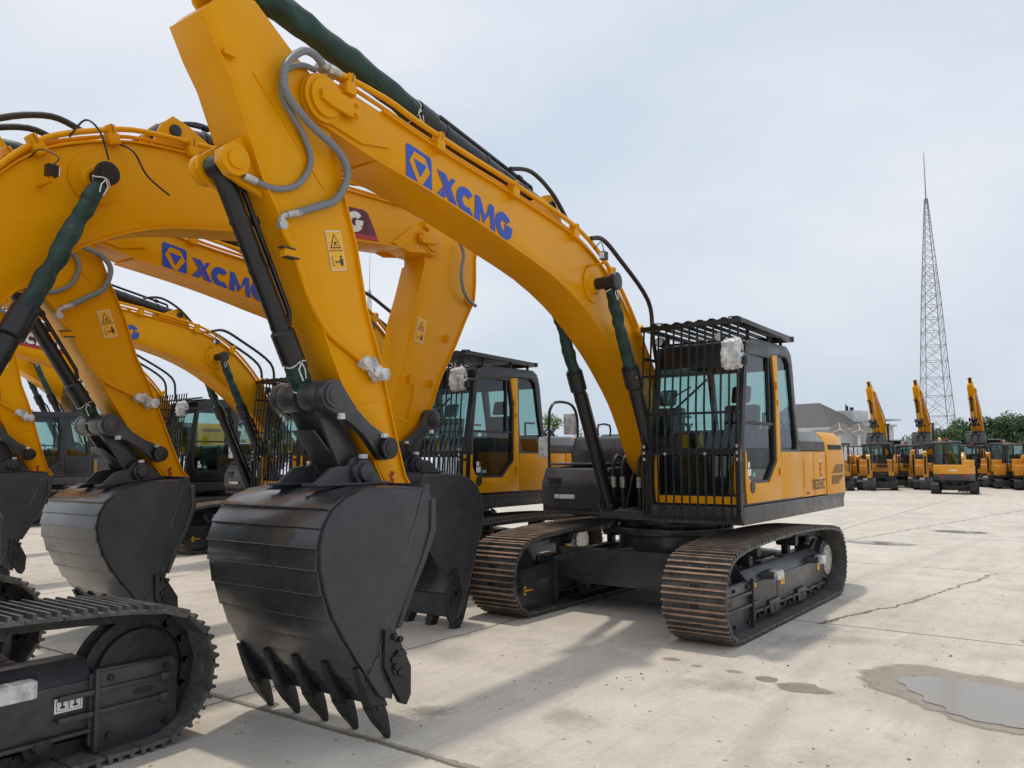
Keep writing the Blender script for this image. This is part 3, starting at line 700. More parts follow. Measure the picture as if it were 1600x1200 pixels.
# ------------------------------------------------------------------ working equipment (drawn in the pose of the photograph)
FOOT = (.12, 1.70); TIP = (5.57, 4.12); TAIL = (6.34, 4.80)
TOP_A = [(5.41, 4.24), (5.02, 4.22), (4.70, 4.165), (4.16, 4.09), (3.65, 4.035), (3.23, 3.985), (2.64, 3.90), (2.27, 3.81), (1.93, 3.67), (1.62, 3.47), (1.34, 3.22), (1.06, 2.90), (.74, 2.50), (.42, 2.14), (.12, 1.86)]
BOT_A = [(.12, 1.54), (.42, 1.50), (.64, 1.66), (.90, 2.06), (1.10, 2.33), (1.36, 2.58), (1.66, 2.83), (2.02, 3.06), (2.38, 3.25), (2.87, 3.43), (3.44, 3.56), (3.94, 3.67), (4.46, 3.765), (5.07, 3.85), (5.38, 3.90)]
TOP_E = [(5.30, 4.30), (5.02, 4.39), (4.25, 4.36), (3.5, 4.31), (2.72, 4.23), (2.34, 4.20), (2.02, 4.16), (1.73, 4.07), (1.44, 3.94), (1.29, 3.83), (1.14, 3.68), (.85, 3.32), (.58, 2.88), (.32, 2.38), (.08, 1.90)]
BOT_E = [(.12, 1.52), (.40, 1.50), (.60, 1.72), (.80, 2.12), (.98, 2.48), (1.17, 2.80), (1.33, 2.97), (1.57, 3.20), (1.78, 3.34), (2.04, 3.47), (2.36, 3.575), (2.76, 3.65), (3.08, 3.70), (3.75, 3.80), (4.42, 3.90), (5.0, 3.96), (5.25, 3.93)]
STICK = [(6.40, 4.43), (6.25, 4.55), (6.09, 4.58), (5.81, 4.38), (5.62, 4.26), (5.47, 4.12), (5.46, 3.85), (5.36, 3.53), (5.24, 3.20), (5.14, 2.78), (5.02, 2.48), (4.91, 2.12), (4.83, 1.86), (4.74, 1.60), (4.66, 1.50), (4.66, 1.38), (4.74, 1.32), (4.84, 1.38),
         (4.99, 1.63), (5.21, 1.98), (5.44, 2.43), (5.57, 2.72), (5.76, 3.09), (6.01, 3.47), (6.14, 3.77), (6.25, 4.02), (6.35, 4.17), (6.45, 4.36)]
STICK_E = STICK[:17] + [(4.84, 1.38), (5.06, 1.66), (5.30, 2.00), (5.55, 2.25), (5.72, 2.62), (5.97, 3.00), (6.14, 3.30), (6.24, 3.46), (6.31, 3.58), (6.33, 3.78), (6.33, 4.06), (6.36, 4.20), (6.45, 4.36)]
def xf_about(p, deg):
    return Mx.Translation(V((p[0], 0, p[1]))) @ Mx.Rotation(R(-deg), 4, 'Y') @ Mx.Translation(V((-p[0], 0, -p[1])))
def ap(m, p): v = m @ V((p[0], 0, p[1])); return (v.x, v.z)
def hyd(root, name, p, q, y, rb, rr, split, cover=None, gland=None, sag=0, cap_dir=1, drop=True):
    """cylinder barrel from p to split of the way, then rod (bare or in a green cover) to q"""
    P = V((p[0], y, p[1])); Q = V((q[0], y, q[1])); D = Q - P
    m = MB(); S = P + D * split; u = D.normalized()
    m.cyl(P + u * .04, S - u * .22, rb, 24); m.cyl(S - u * .22, S - u * .20, rb, 24, rb * 1.28); m.cyl(S - u * .20, S, rb * 1.28, 24); m.cyl(S, S + u * .035, rb * 1.05, 24)
    for k in range(12):
        a = 2 * PI * k / 12; s1 = u.cross(V((0, 1, 0))).normalized(); c_ = S + s1 * math.cos(a) * rb * 1.1 + V((0, 1, 0)) * math.sin(a) * rb * 1.1
        m.cyl(c_, c_ + u * .018, .011, 6)
    m.cyl(P + V((0, -rb * .95, 0)), P + V((0, rb * .95, 0)), rb * 1.15, 20)
    side = u.cross(V((0, 1, 0))).normalized()
    if side.z < 0: side = -side
    m.tube([P + u * .16 + side * rb * 1.0, P + u * .18 + side * (rb + .045), P + u * .4 + side * (rb + .045), S - u * .30 + side * (rb + .045), S - u * .22 + side * rb * 1.1], .019, 8)
    m.cyl(P + u * .35 + side * (rb + .045), P + u * .40 + side * (rb + .045), .03, 8); m.cyl(P + u * .33, P + u * .36, rb * 1.08, 24)
    for tt in (.5, .8): m.cyl(P + (S - P) * tt, P + (S - P) * tt + u * .03, rb * 1.06, 24)
    c = m.build(name, M['black'], root, bevel=0)
    r_ = MB(); r_.cyl(S, Q, rr, 18); r_.cyl(Q + V((0, -rb * .75, 0)), Q + V((0, rb * .75, 0)), rb * .95, 20)
    r_.build('piston_rod', M['chrome'] if not cover else M['black'], c)
    if cover:
        g = MB(); n = 26; A = S - u * .03; B = Q - u * (rb * .7)
        pts = [A + (B - A) * (i / n) for i in range(n + 1)]
        rnd = random.Random(int(abs(p[0] * 100) + y * 10))
        prof = [cover * (.92 + .22 * rnd.random()) for _ in pts]; prof[0] = rb * 1.15; prof[1] = cover * 1.05; prof[-1] = rb * .8; prof[-2] = cover * .8
        pts = [P_ + V((0, 0, -1)) * sag * math.sin(PI * i / n) + V((rnd.uniform(-.006, .006), rnd.uniform(-.006, .006), rnd.uniform(-.006, .006))) for i, P_ in enumerate(pts)]
        i_ = 0
        N_ = 16
        tmpr = prof
        g.tube(pts, lambda t: tmpr[min(n, int(round(t * n)))], N_)
        co = g.build('cover_sleeve', M['cloth'], c, smooth_ang=60)
        for v in co.data.vertices:
            v.co += v.normal * (mnoise.noise(V((v.co.x * 9, v.co.y * 16, v.co.z * 9))) * .024 + mnoise.noise(v.co * 33) * .008)
        sm = co.modifiers.new('soft', 'SUBSURF'); sm.levels = 1; sm.render_levels = 1
        for c0 in (A + u * .05, B - u * .02):
            tie = MB()
            s1 = u.cross(V((0, 1, 0))).normalized()
            rr2 = cover * (1.05 if c0 is not None else 1)
            tie.tube([c0 + (s1 * math.cos(a) + V((0, 1, 0)) * math.sin(a)) * rr2 + u * .01 * math.sin(3 * a) for a in [2 * PI * k / 20 for k in range(21)]], .005, 5)
            e = c0 + V((0, 1 if y >= 0 else -1, 0)) * rr2
            tie.tube([e, e + V((.02, 0, -.05)), e + V((-.01, .01, -.12))], .005, 5); tie.tube([e, e + V((-.03, 0, -.04)), e + V((-.04, 0, -.10))], .005, 5)
            tie.build('tie_string', M['string'], c)
    return c
def make_boom(root, top, bot, W, X, logo='blue', detail=True):
    hw = .185
    m = MB()
    tipc = circ(TIP[0] if top is TOP_A else 5.47, TIP[1] if top is TOP_A else 4.12, .175, -100, 100, 10)
    outline = [p for p in bot[:-1]] + tipc + [p for p in top[1:]]
    outline += circ(FOOT[0], FOOT[1], .16, 110, 250, 6)
    m.prism(outline, -hw, hw)
    T = sm2(top[1:-1], 2); B = sm2(bot[1:-1], 2)
    m.strip([(x, z) for x, z in T], -.016, -hw - .028, hw + .028)
    m.strip([(x, z) for x, z in B], -.016, -hw - .028, hw + .028)
    tx, tz = (TIP if top is TOP_A else (5.47, 4.12))
    for s in (1, -1):
        m.cyl((tx, s * hw, tz), (tx, s * (hw + .03), tz), .165, 32)
        m.cyl((tx, s * (hw + .03), tz), (tx, s * (hw + .055), tz), .13, 32)
        pl = circ(tx, tz, .16, 70, 250, 10) + [(tx - .35, tz - .20), (tx - .62, tz - .15), (tx - .30, tz + .10)]
        m.prism(pl, *sorted((s * hw, s * (hw + .022))))
        m.prism([(tx - .02, tz - .055), (tx + .06, tz - .03), (tx + .07, tz + .03), (tx - .02, tz + .06), (tx - .20, tz + .045), (tx - .26, tz + .05), (tx - .26, tz - .07), (tx - .20, tz - .075)], *sorted((s * (hw + .055), s * (hw + .085))))
        for dz in (.02, -.05): m.cyl((tx - .235, s * (hw + .085), tz + dz), (tx - .235, s * (hw + .105), tz + dz), .018, 8)
    cp = (2.07, 3.45) if top is TOP_A else (1.75, 3.80)
    for s in (1, -1):
        m.cyl((cp[0], s * hw, cp[1]), (cp[0], s * (hw + .02), cp[1]), .19, 36); m.cyl((cp[0], s * (hw + .02), cp[1]), (cp[0], s * (hw + .05), cp[1]), .11, 28, .085)
    # arm cylinder bracket on top
    bx = (2.72, 3.88) if top is TOP_A else (2.42, 4.18)
    for y in (-.13, .11):
        m.prism([(bx[0] + .62, bx[1] + .05), (bx[0] + .12, bx[1] + .30), (bx[0] - .02, bx[1] + .34), (bx[0] - .12, bx[1] + .24), (bx[0] - .22, bx[1] - .02)], y, y + .025)
    o = m.build('boom', M['yellow'], root, bevel=.006)
    pn = MB()
    pn.cyl((cp[0], -.36, cp[1]), (cp[0], .42, cp[1]), .058, 24)
    for y0_, y1_ in ((.42, .475), (-.36, -.405)): pn.cyl((cp[0], y0_, cp[1]), (cp[0], y1_, cp[1]), .088, 28)
    pn.build('boom_pin', M['black'], o, bevel=.004); pn = MB()
    pn.cyl((bx[0] - .0, -.15, bx[1] + .22), (bx[0] - .0, .15, bx[1] + .22), .05, 20)
    pn.build('bracket_pin', M['black'], o, bevel=.004)
    brand_logo(o, 1, hw + .002, red=(logo == 'red')); 
    if logo == 'red': brand_logo(o, -1, hw + .002, red=True)
    if detail:
        # rigid pipes along the top edge with clamps
        pl_ = [top[i] for i in range(0, len(top) - 2)]
        up = lambda p, d: (p[0] + d * .25 * (1 if p[0] < 2.0 else 0), p[1] + d)
        pp = MB()
        for k, (yy, h, i1) in enumerate(((hw + .03, .10, 13), (hw - .02, .055, 13), (-hw - .02, .10, 12), (-hw + .03, .055, 12))):
            line = [(5.52, 4.34)] if top is TOP_A else [(5.2, 4.5)]
            line += [up(p, h) for p in top[1:i1]]
            pp.tube([V((a, yy, b)) for a, b in line], .022 if k % 2 == 0 else .016, 8, sub=3)
        po = pp.build('hydraulic_pipe', M['yellow'], o)
        for i in (0, 2, 4, 6, 8, 10):
            p = top[i]; q = top[i + 1]; dx, dz = (q[0] - p[0]), (q[1] - p[1]); ang = math.atan2(dz, dx)
            p = ((p[0] + q[0]) / 2, (p[1] + q[1]) / 2) if i else (5.36, 4.24)
            for s in (1, -1):
                cl = MB(); mt = Mx.Translation(V((p[0], s * hw, p[1]))) @ Mx.Rotation(PI - ang, 4, 'Y') 
                mt = Mx.Translation(V((p[0], s * hw, p[1]))) @ Mx.Rotation(math.atan2(-dz, dx) + PI, 4, 'Y')
                a_, b_ = (-.03, .06) if s > 0 else (-.06, .03)
                cl.box(-.045, .045, a_, b_, -.02, .06, 0, mt); cl.box(-.03, .03, a_ + .002, b_ - .002, .055, .125, 0, mt); cl.box(-.010, .010, a_ - .004, b_ + .004, .06, .130, 1, mt)
                cl.build('pipe_clamp', [M['yellow'], M['decalblack']], o, bevel=.006)
        fe = MB()
        j0 = (5.50, 4.335) if top is TOP_A else (5.2, 4.5)
        for yy in (hw + .03, hw - .03): fe.cyl((j0[0] - .06, yy, j0[1]), (j0[0] + .10, yy, j0[1] + .01), .026, 10); fe.cyl((j0[0] + .02, yy, j0[1]), (j0[0] + .05, yy, j0[1]), .036, 6)
        fe.build('pipe_fitting', M['silver'], o)
        # hoses that cross from the platform up to the back of the boom, and the ones on the arm cylinder
        hs = MB()
        kx = top[8]; e_ = top[12]
        for yy in (hw + .05, -.12):
            hs.tube([(kx[0] + .25, yy, kx[1] + .22), (kx[0] + .02, yy, kx[1] + .26), (kx[0] - .30, yy, kx[1] + .14), (e_[0] + .22, yy, e_[1] + .95), (e_[0] + .12, yy, e_[1] + .55), (e_[0] + .02, yy, e_[1] + .22)], .024, 10, sub=5)
        hs.tube([(bx[0] + .62, .10, bx[1] + .42), (bx[0] + .35, .14, bx[1] + .46), (bx[0] + .05, .17, bx[1] + .33), (bx[0] - .2, .18, bx[1] + .12)], .02, 8, sub=5)
        hs.build('rubber_hose', M['rubber'], o)
        for s in (1, -1):
            lx, lz = (2.15, 3.70) if top is TOP_A else (1.35, 3.72)
            lm = MB(); lx0 = lx + .02; Z0 = lz
            lm.box(lx0 - .035, lx0 + .035, *sorted((s * (hw + .16), s * (hw + .22))), Z0 - .045, Z0 + .035); lm.box(lx0 + .015, lx0 + .045, *sorted((s * (hw + .165), s * (hw + .215))), Z0 - .035, Z0 + .025, 1)
            lm.box(lx0 - .012, lx0 + .012, *sorted((s * hw, s * (hw + .19))), Z0 - .085, Z0 - .07, 2); lm.box(lx0 - .01, lx0 + .01, *sorted((s * (hw + .17), s * (hw + .2))), Z0 - .08, Z0 - .04, 2)
            lm.tube([(lx0, s * (hw + .19), Z0 + .03), (lx0 + .04, s * (hw + .2), Z0 + .10), (lx0 - .05, s * (hw + .12), Z0 + .15), (lx0 - .08, s * (hw + .03), Z0 + .10)], .005, 5, 0, sub=4)
            lm.build('work_light', [M['black'], M['lamp'], M['yellow']], o)
        if top is not TOP_A:
            wr = MB()
            wr.tube([(1.55, -.22, 4.05), (1.62, -.30, 4.18), (1.70, -.36, 4.10), (1.75, -.40, 3.90)], .008, 5, sub=5)
            wr.tube([(1.9, -.2, 4.12), (2.0, -.28, 4.06), (2.1, -.3, 3.9), (2.3, -.28, 3.80)], .008, 5, sub=5)
            wr.build('loose_cable', M['rubber'], o)
    if X is not None: transform_tree(o, X)
    return o
def transform_tree(o, X):
    for x in [o] + kids(o) + [g for k in kids(o) for g in kids(k)]:
        if x.type == 'MESH': x.data.transform(X)
def make_stick(root, X=None, detail=True, side=1, ke=False):
    hw = .155
    ST = STICK_E if ke else STICK
    m = MB(); m.prism(ST, -hw, hw)
    front = ST[17:31] if ke else ST[17:29]; back = STICK[6:15]
    m.strip(sm2(front, 1), -.014, -hw - .02, hw + .02)
    m.strip(sm2(back, 1), -.014, -hw - .02, hw + .02)
    for s in (1, -1):
        # plate edge over the nose, weld seam, bucket cylinder ears and bosses
        m.prism([(5.245, 2.085), (5.25, 2.105), (4.90, 2.175), (4.895, 2.155)], *sorted((s * hw, s * (hw + .006))))
        m.prism([(4.80, 1.40), (4.98, 1.64), (5.14, 1.90), (5.02, 1.96), (4.90, 1.82), (4.72, 1.45)], *sorted((s * hw, s * (hw + .010))))
        m.cyl((5.03, s * hw, 1.80), (5.03, s * (hw + .045), 1.80), .085, 24)
        if ke:
            m.cyl((6.20, s * hw, 3.56), (6.20, s * (hw + .012), 3.56), .05, 20); continue
        m.prism([(5.98, 3.36), (6.12, 3.40), (6.24, 3.44), (6.30, 3.50), (6.30, 3.57), (6.24, 3.62), (6.14, 3.70), (5.98, 3.6)], *sorted((s * .085, s * .125)))
        m.cyl((6.21, s * .125, 3.525), (6.21, s * .175, 3.525), .098, 28); m.cyl((6.21, s * .175, 3.525), (6.21, s * .19, 3.525), .058, 24)
        m.prism([(6.10, 4.50), (6.30, 4.46), (6.36, 4.52), (6.43, 4.74), (6.42, 4.84), (6.34, 4.89), (6.25, 4.86), (6.10, 4.62)], *sorted((s * .07, s * .10))); m.cyl((6.34, s * .07, 4.80), (6.34, s * .13, 4.80), .075, 24)
        m.box(6.24, 6.32, *sorted((s * hw, s * (hw + .04))), 4.14, 4.17)
        # long stiffener seam seen on the face
        m.prism([(6.08, 4.10), (6.10, 4.115), (5.52, 3.52), (5.505, 3.53)], *sorted((s * hw, s * (hw + .006))))
    o = m.build('stick', M['yellow'], root, bevel=.006)
    pn = MB(); pn.cyl((5.03, -.30, 1.80), (5.03, .30, 1.80), .06, 20)
    for s in (1, -1): pn.cyl((5.03, s * .27, 1.80), (5.03, s * .315, 1.80), .075, 24); pn.cyl((5.03, s * .315, 1.80), (5.03, s * .322, 1.80), .045, 20)
    pn.build('link_pin', M['black'], o, bevel=.004)
    if detail:
        if ke:
            hs = MB(); hs.tube([(5.95, -.24, 4.20), (6.02, -.25, 4.05), (5.98, -.25, 3.85), (6.02, -.24, 3.66), (6.14, -.22, 3.55), (6.30, -.20, 3.50)], .020, 10, sub=6); hs.build('spiral_hose', M['spiral'], o)
            for x, z in ((5.86, 3.05), (5.60, 2.52), (5.25, 2.55)): bk = MB(); bk.box(x - .05, x, -hw - .05, -hw, z, z + .03); bk.box(x - .06, x - .045, -hw - .05, -hw, z - .03, z + .05); bk.build('pipe_bracket', M['yellow'], o)
            bk = MB()
            bk.tube([(5.28, -.17, 2.50), (5.27, -.19, 2.40), (5.22, -.19, 2.22), (5.20, -.17, 2.15)], .010, 6)
            bk.build('pipe_bracket', M['yellow'], o)
        for s in (() if ke else (side,)):
            hs = MB()
            hs.tube([(5.60, s * .22, 4.345), (5.70, s * .24, 4.37), (5.80, s * .25, 4.34), (5.92, s * .25, 4.20), (5.90, s * .24, 4.03), (5.71, s * .23, 3.90), (5.45, s * .22, 3.79), (5.36, s * .21, 3.66), (5.44, s * .20, 3.47), (5.60, s * .19, 3.38), (5.76, s * .19, 3.30)], .026, 12, sub=6)
            hs.tube([(5.62, s * .17, 4.31), (5.75, s * .18, 4.29), (5.88, s * .19, 4.19), (5.89, s * .19, 4.02), (5.73, s * .185, 3.84), (5.65, s * .18, 3.68), (5.74, s * .175, 3.50), (5.92, s * .17, 3.42), (6.10, s * .16, 3.44)], .020, 12, sub=6)
            h = hs.build('spiral_hose', M['spiral'], o)
            ft = MB(); ft.cyl((5.74, s * .19, 3.305), (5.84, s * .185, 3.27), .026, 10); ft.tube([(5.82, s * .185, 3.275), (5.87, s * .18, 3.25), (5.875, s * .18, 3.19)], .02, 8, sub=3); ft.cyl((5.87, s * .16, 3.20), (5.87, s * .20, 3.20), .035, 6)
            ft.build('hose_fitting', M['silver'], h); ft = MB()
            ft.cyl((6.06, s * .165, 3.43), (6.14, s * .155, 3.445), .026, 10)
            ft.build('hose_fitting', M['silver'], h)
            pp = MB(); pp.tube([(5.87, s * .175, 3.19), (5.80, s * .175, 3.08), (5.74, s * .175, 2.98), (5.63, s * .175, 2.75), (5.50, s * .175, 2.585), (5.41, s * .175, 2.52), (5.22, s * .175, 2.42), (5.16, s * .18, 2.385)], .019, 10, sub=4)
            pp.box(5.76, 5.86, *sorted((s * hw, s * (hw + .045))), 3.00, 3.05)
            pp.build('stick_pipe', M['yellow'], o)
            cb = MB()
            for z in (2.995, 3.05): cb.box(5.75 + (z - 3) * .6, 5.85 + (z - 3) * .6, *sorted((s * hw, s * (hw + .05))), z, z + .01)
            cb.build('clamp_band', M['decalblack'], o)
            vb = MB()
            rn = random.Random(3)
            for k in range(9):
                t = k / 8; c_ = V((5.17 - .15 * t, s * (hw + .05), 2.385 - .07 * t)); r_ = .038 + .012 * rn.random()
                vb.cyl(c_ + V((rn.uniform(-.02, .02), -.035, rn.uniform(-.02, .02))), c_ + V((rn.uniform(-.02, .02), .035, rn.uniform(-.02, .02))), r_, 7)
            vo = vb.build('wrapped_valve', M['white'], o); crush(vo, 1, .010, 38)
            mk = MB()
            for (a, b) in ((0, 0), (.035, -.02), (0, -.05), (.03, -.075), (-.005, -.10)):
                for dx, dz in ((0, 0), (.012, .016), (-.010, .014)): mk.prism(circ(4.86 + a * .4 + dx, 1.615 + b + dz, .011, n=8), *sorted((s * (hw + .001), s * (hw + .012))))
            mk.build('painted_mark', M['stkred'], o)
        if side >= 0: warning_sticker(o, (5.44, hw + .001, 2.985), (-.97, 0, .20), (.24, 0, .97))
        if side <= 0: warning_sticker(o, (5.30, -hw - .001, 2.985), (.97, 0, -.20), (.24, 0, .97))
    if X is not None: transform_tree(o, X)
    return o
JOINT = (5.50, 2.14); EAR = (5.21, 1.64); SPIN = (4.76, 1.42)
def make_linkage(root, X=None):
    for s in (1, -1):
        m = MB(); d = V((JOINT[0] - 5.03, 0, JOINT[1] - 1.80)); l = d.length; u = d.normalized(); n_ = V((-u.z, 0, u.x))
        c0 = V((5.03, 0, 1.80)); pts = []
        for k in range(9): a = PI / 2 + PI * k / 8; q = c0 + (u * math.cos(a) + n_ * math.sin(a)) * .085; pts.append((q.x, q.z))
        for k in range(9): a = -PI / 2 + PI * k / 8; q = c0 + d + (u * math.cos(a) + n_ * math.sin(a)) * .105; pts.append((q.x, q.z))
        for t, w in ((.62, .052), (.35, .048)): q = c0 + d * t + n_ * w; pts.append((q.x, q.z))
        a_ = 9
        low = []
        for t, w in ((.35, -.048), (.62, -.052)): q = c0 + d * t + n_ * w; low.append((q.x, q.z))
        pts = pts[:9] + low + pts[9:]
        m.prism(pts, *sorted((s * .205, s * .265)))
        m.cyl((JOINT[0], s * .20, JOINT[1]), (JOINT[0], s * .285, JOINT[1]), .082, 28); m.cyl((JOINT[0], s * .285, JOINT[1]), (JOINT[0], s * .292, JOINT[1]), .055, 24)
        r_ = m.build('rocker_arm', M['grey'], root, bevel=.008)
        w = MB(); q = c0 + d * .90; w.box(q.x - .03, q.x + .02, *sorted((s * .266, s * .29)), q.z - .12, q.z - .08); w.build('grease_cap', M['white'], r_, bevel=.004); w = MB(); w.box(5.04, 5.08, *sorted((s * .266, s * .30)), 1.87, 1.90); w.build('grease_cap', M['white'], r_, bevel=.004)
        if X is not None: transform_tree(r_, X)
    m = MB(); jx, jz = JOINT; ex, ez = EAR
    for s in (1, -1):
        m.prism([(jx + .10, jz + .02), (jx + .06, jz + .09), (jx - .03, jz + .10), (jx - .09, jz + .03), (ex - .10, ez + .06), (ex - .08, ez - .06), (ex + .03, ez - .09), (ex + .10, ez)], *sorted((s * .10, s * .135)))
        m.cyl((jx, s * .02, jz), (jx, s * .195, jz), .105, 28)
    m.prism([(jx - .02, jz - .10), (jx - .10, jz - .02), (ex - .08, ez + .10), (ex + .02, ez + .06)], -.11, .11)
    m.prism([(jx + .02, jz - .22), (jx + .045, jz - .22), (ex + .095, ez + .04), (ex + .07, ez + .04)], -.11, .11)
    l = m.build('bucket_link', M['grey'], root, bevel=.008)
    if X is not None: transform_tree(l, X)
SHELL = [(4.97, 1.53), (5.20, 1.55), (5.42, 1.55), (5.58, 1.53), (5.70, 1.49), (5.80, 1.42), (5.865, 1.32), (5.895, 1.21), (5.89, 1.09), (5.855, .95), (5.79, .80), (5.70, .66), (5.60, .53), (5.51, .41), (5.42, .30)]
def make_bucket(root, X=None, hw=.60):
    m = MB()
    inner = SHELL
    m.strip(inner, -.02, -hw, hw, 1)
    # wear strips: every second step stands proud so the back reads as overlapping plates
    for i in range(4, 14):
        a, b = SHELL[i], SHELL[i + 1]
        dx, dz = b[0] - a[0], b[1] - a[1]; l = math.hypot(dx, dz); nx, nz = -dz / l, dx / l
        if nx < 0: nx, nz = -nx, -nz
        t0, t1 = .012, .026 if i % 1 == 0 else .01
        a2 = (a[0] + dx * .0, a[1] + dz * .0); b2 = (b[0] + dx * .10, b[1] + dz * .10)
        m.prism([a2, (a2[0] + nx * t0, a2[1] + nz * t0), (b2[0] + nx * t1, b2[1] + nz * t1), (b2[0], b2[1])], -hw + .004, hw - .004, 1)
        if i in (6, 7, 8, 9): m.prism([(b2[0] + nx * .020, b2[1] + nz * .020), (b2[0] + nx * .0275, b2[1] + nz * .0275), (b2[0] + nx * .0275 - dx / l * .008, b2[1] + nz * .0275 - dz / l * .008), (b2[0] + nx * .02 - dx / l * .008, b2[1] + nz * .02 - dz / l * .008)], -hw + .003, hw - .003, 2)  # thin pale sliver, a highlight painted along the step
    side = [(4.97, 1.53), (4.925, 1.44), (4.92, 1.24), (5.02, 1.05), (5.15, .85), (5.26, .66), (5.31, .52), (5.30, .42), (5.36, .26), (5.42, .30)] + list(reversed(SHELL[1:-1]))
    for s in (1, -1):
        m.prism(side, *sorted((s * hw, s * (hw + .022))), 0)
        # rim bar, doubler plate edge
        m.prism([(4.90, 1.46), (4.90, 1.24), (5.00, 1.04), (5.13, .84), (5.24, .65), (5.27, .655), (5.17, .86), (5.04, 1.06), (4.95, 1.25), (4.945, 1.45)], *sorted((s * (hw - .03), s * (hw + .035))), 0)
        m.tube([(5.01, s * (hw + .024), 1.51), (5.215, s * (hw + .024), 1.02), (5.31, s * (hw + .024), .80), (5.415, s * (hw + .024), .58), (5.405, s * (hw + .024), .42)], .009, 6, 3)
        m.tube([(x_ - .012 if x_ > 5.6 else x_, s * (hw + .022), z_ - (.012 if z_ > 1.45 else 0)) for x_, z_ in SHELL], .006, 5, 3)
        m.prism([(5.33, .60), (5.47, .50), (5.53, .42), (5.43, .29), (5.33, .25), (5.29, .40)], *sorted((s * (hw + .0), s * (hw + .04))), 0)
    m.prism([(4.93, 1.55), (4.99, 1.56), (4.99, 1.50), (4.93, 1.48)], -hw, hw, 0)
    # lip plate
    m.prism([(5.50, .405), (5.375, .205), (5.345, .215), (5.39, .31), (5.45, .40)], -hw - .02, hw + .02, 0)
    # top plates under the ears
    for y in (-.26, .16): m.box(5.02, 5.66, y - .03, y + .13, 1.555, 1.572, 0)
    def taper(mb):
        out = []
        for x, y, z in mb.v:
            t = min(1, max(0, (z - .30) / .5)); out.append((x - .05 * t * min(1, abs(y) / hw + .35), y * (1 - .10 * t), z))
        mb.v = out
    taper(m)
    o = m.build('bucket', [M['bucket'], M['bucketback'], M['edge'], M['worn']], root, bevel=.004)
    e = MB()
    for s in (1, -1):
        e.prism([(5.68, 1.53), (5.60, 1.56), (5.46, 1.67), (5.40, 1.68), (5.32, 1.68), (5.27, 1.735), (5.20, 1.75), (5.12, 1.72), (5.07, 1.66), (5.00, 1.58), (4.88, 1.53), (4.80, 1.50), (4.70, 1.50), (4.66, 1.43), (4.70, 1.35), (4.80, 1.33), (4.92, 1.40), (4.97, 1.50)], *sorted((s * .17, s * .20)))
        e.cyl((EAR[0], s * .14, EAR[1]), (EAR[0], s * .25, EAR[1]), .085, 28); e.cyl((EAR[0], s * .25, EAR[1]), (EAR[0], s * .285, EAR[1]), .06, 24)
        e.cyl((SPIN[0], s * .14, SPIN[1]), (SPIN[0], s * .26, SPIN[1]), .08, 24)
    eo = e.build('bucket_ear', M['bucket'], o, bevel=.006)
    for s in (1, -1):
        w = MB(); w.box(EAR[0] - .03, EAR[0] + .02, *sorted((s * .21, s * .25)), EAR[1] + .09, EAR[1] + .12); w.build('grease_cap', M['white'], eo, bevel=.005)
        w = MB(); w.box(5.20, 5.24, *sorted((s * .21, s * .25)), 1.56, 1.60); w.build('grease_cap', M['white'], eo, bevel=.005)
    # five adapter-and-tooth sets
    for k in range(5):
        y = -.572 + k * .286; t = MB()
        def blk(x0, z0, w0, h0, x1, z1, w1, h1, mat=0):
            d = V((x1 - x0, 0, z1 - z0)).normalized(); n_ = V((-d.z, 0, d.x))
            vs = []
            for (x, z, w_, h_) in ((x0, z0, w0, h0), (x1, z1, w1, h1)):
                c = V((x, y, z))
                for a, b in ((-1, -1), (1, -1), (1, 1), (-1, 1)): vs.append(c + V((0, a * w_ / 2, 0)) + n_ * b * h_ / 2)
            t.add(vs, [(0, 1, 2, 3), (4, 5, 6, 7), (0, 1, 5, 4), (1, 2, 6, 5), (2, 3, 7, 6), (3, 0, 4, 7)], mat)
        blk(5.575, .475, .050, .02, 5.495, .35, .075, .07); blk(5.495, .35, .075, .07, 5.415, .22, .095, .10)
        blk(5.425, .235, .088, .108, 5.37, .135, .078, .085); blk(5.37, .135, .078, .085, 5.315, .04, .054, .042); blk(5.315, .04, .054, .042, 5.30, .0, .042, .02)
        t.cyl((5.425, y - .058, .215), (5.425, y + .058, .215), .018, 10)
        to = t.build('tooth', M['tooth'], o, bevel=.006)
    for s in (1, -1):
        c = MB(); y0, y1 = sorted((s * (hw + .022), s * (hw + .065)))
        c.prism([(5.40, .67), (5.31, .65), (5.18, .42), (5.185, .25), (5.225, .195), (5.27, .215), (5.36, .36), (5.415, .46)], y0, y1)
        c.prism([(5.26, .54), (5.23, .50), (5.36, .475), (5.365, .50)], *sorted((s * (hw + .065), s * (hw + .085))))
        c.prism([(5.22, .36), (5.25, .42), (5.36, .44), (5.34, .40)][:4], *sorted((s * (hw + .065), s * (hw + .075))))
        for x, z in ((5.335, .625), (5.285, .60), (5.30, .52), (5.33, .445), (5.30, .41)): c.cyl((x, s * (hw + .065), z), (x, s * (hw + .09), z), .021, 6)
        taper(c)
        c.build('side_cutter', M['tooth'], o, bevel=.006)
    if X is not None: transform_tree(o, X)
    return o
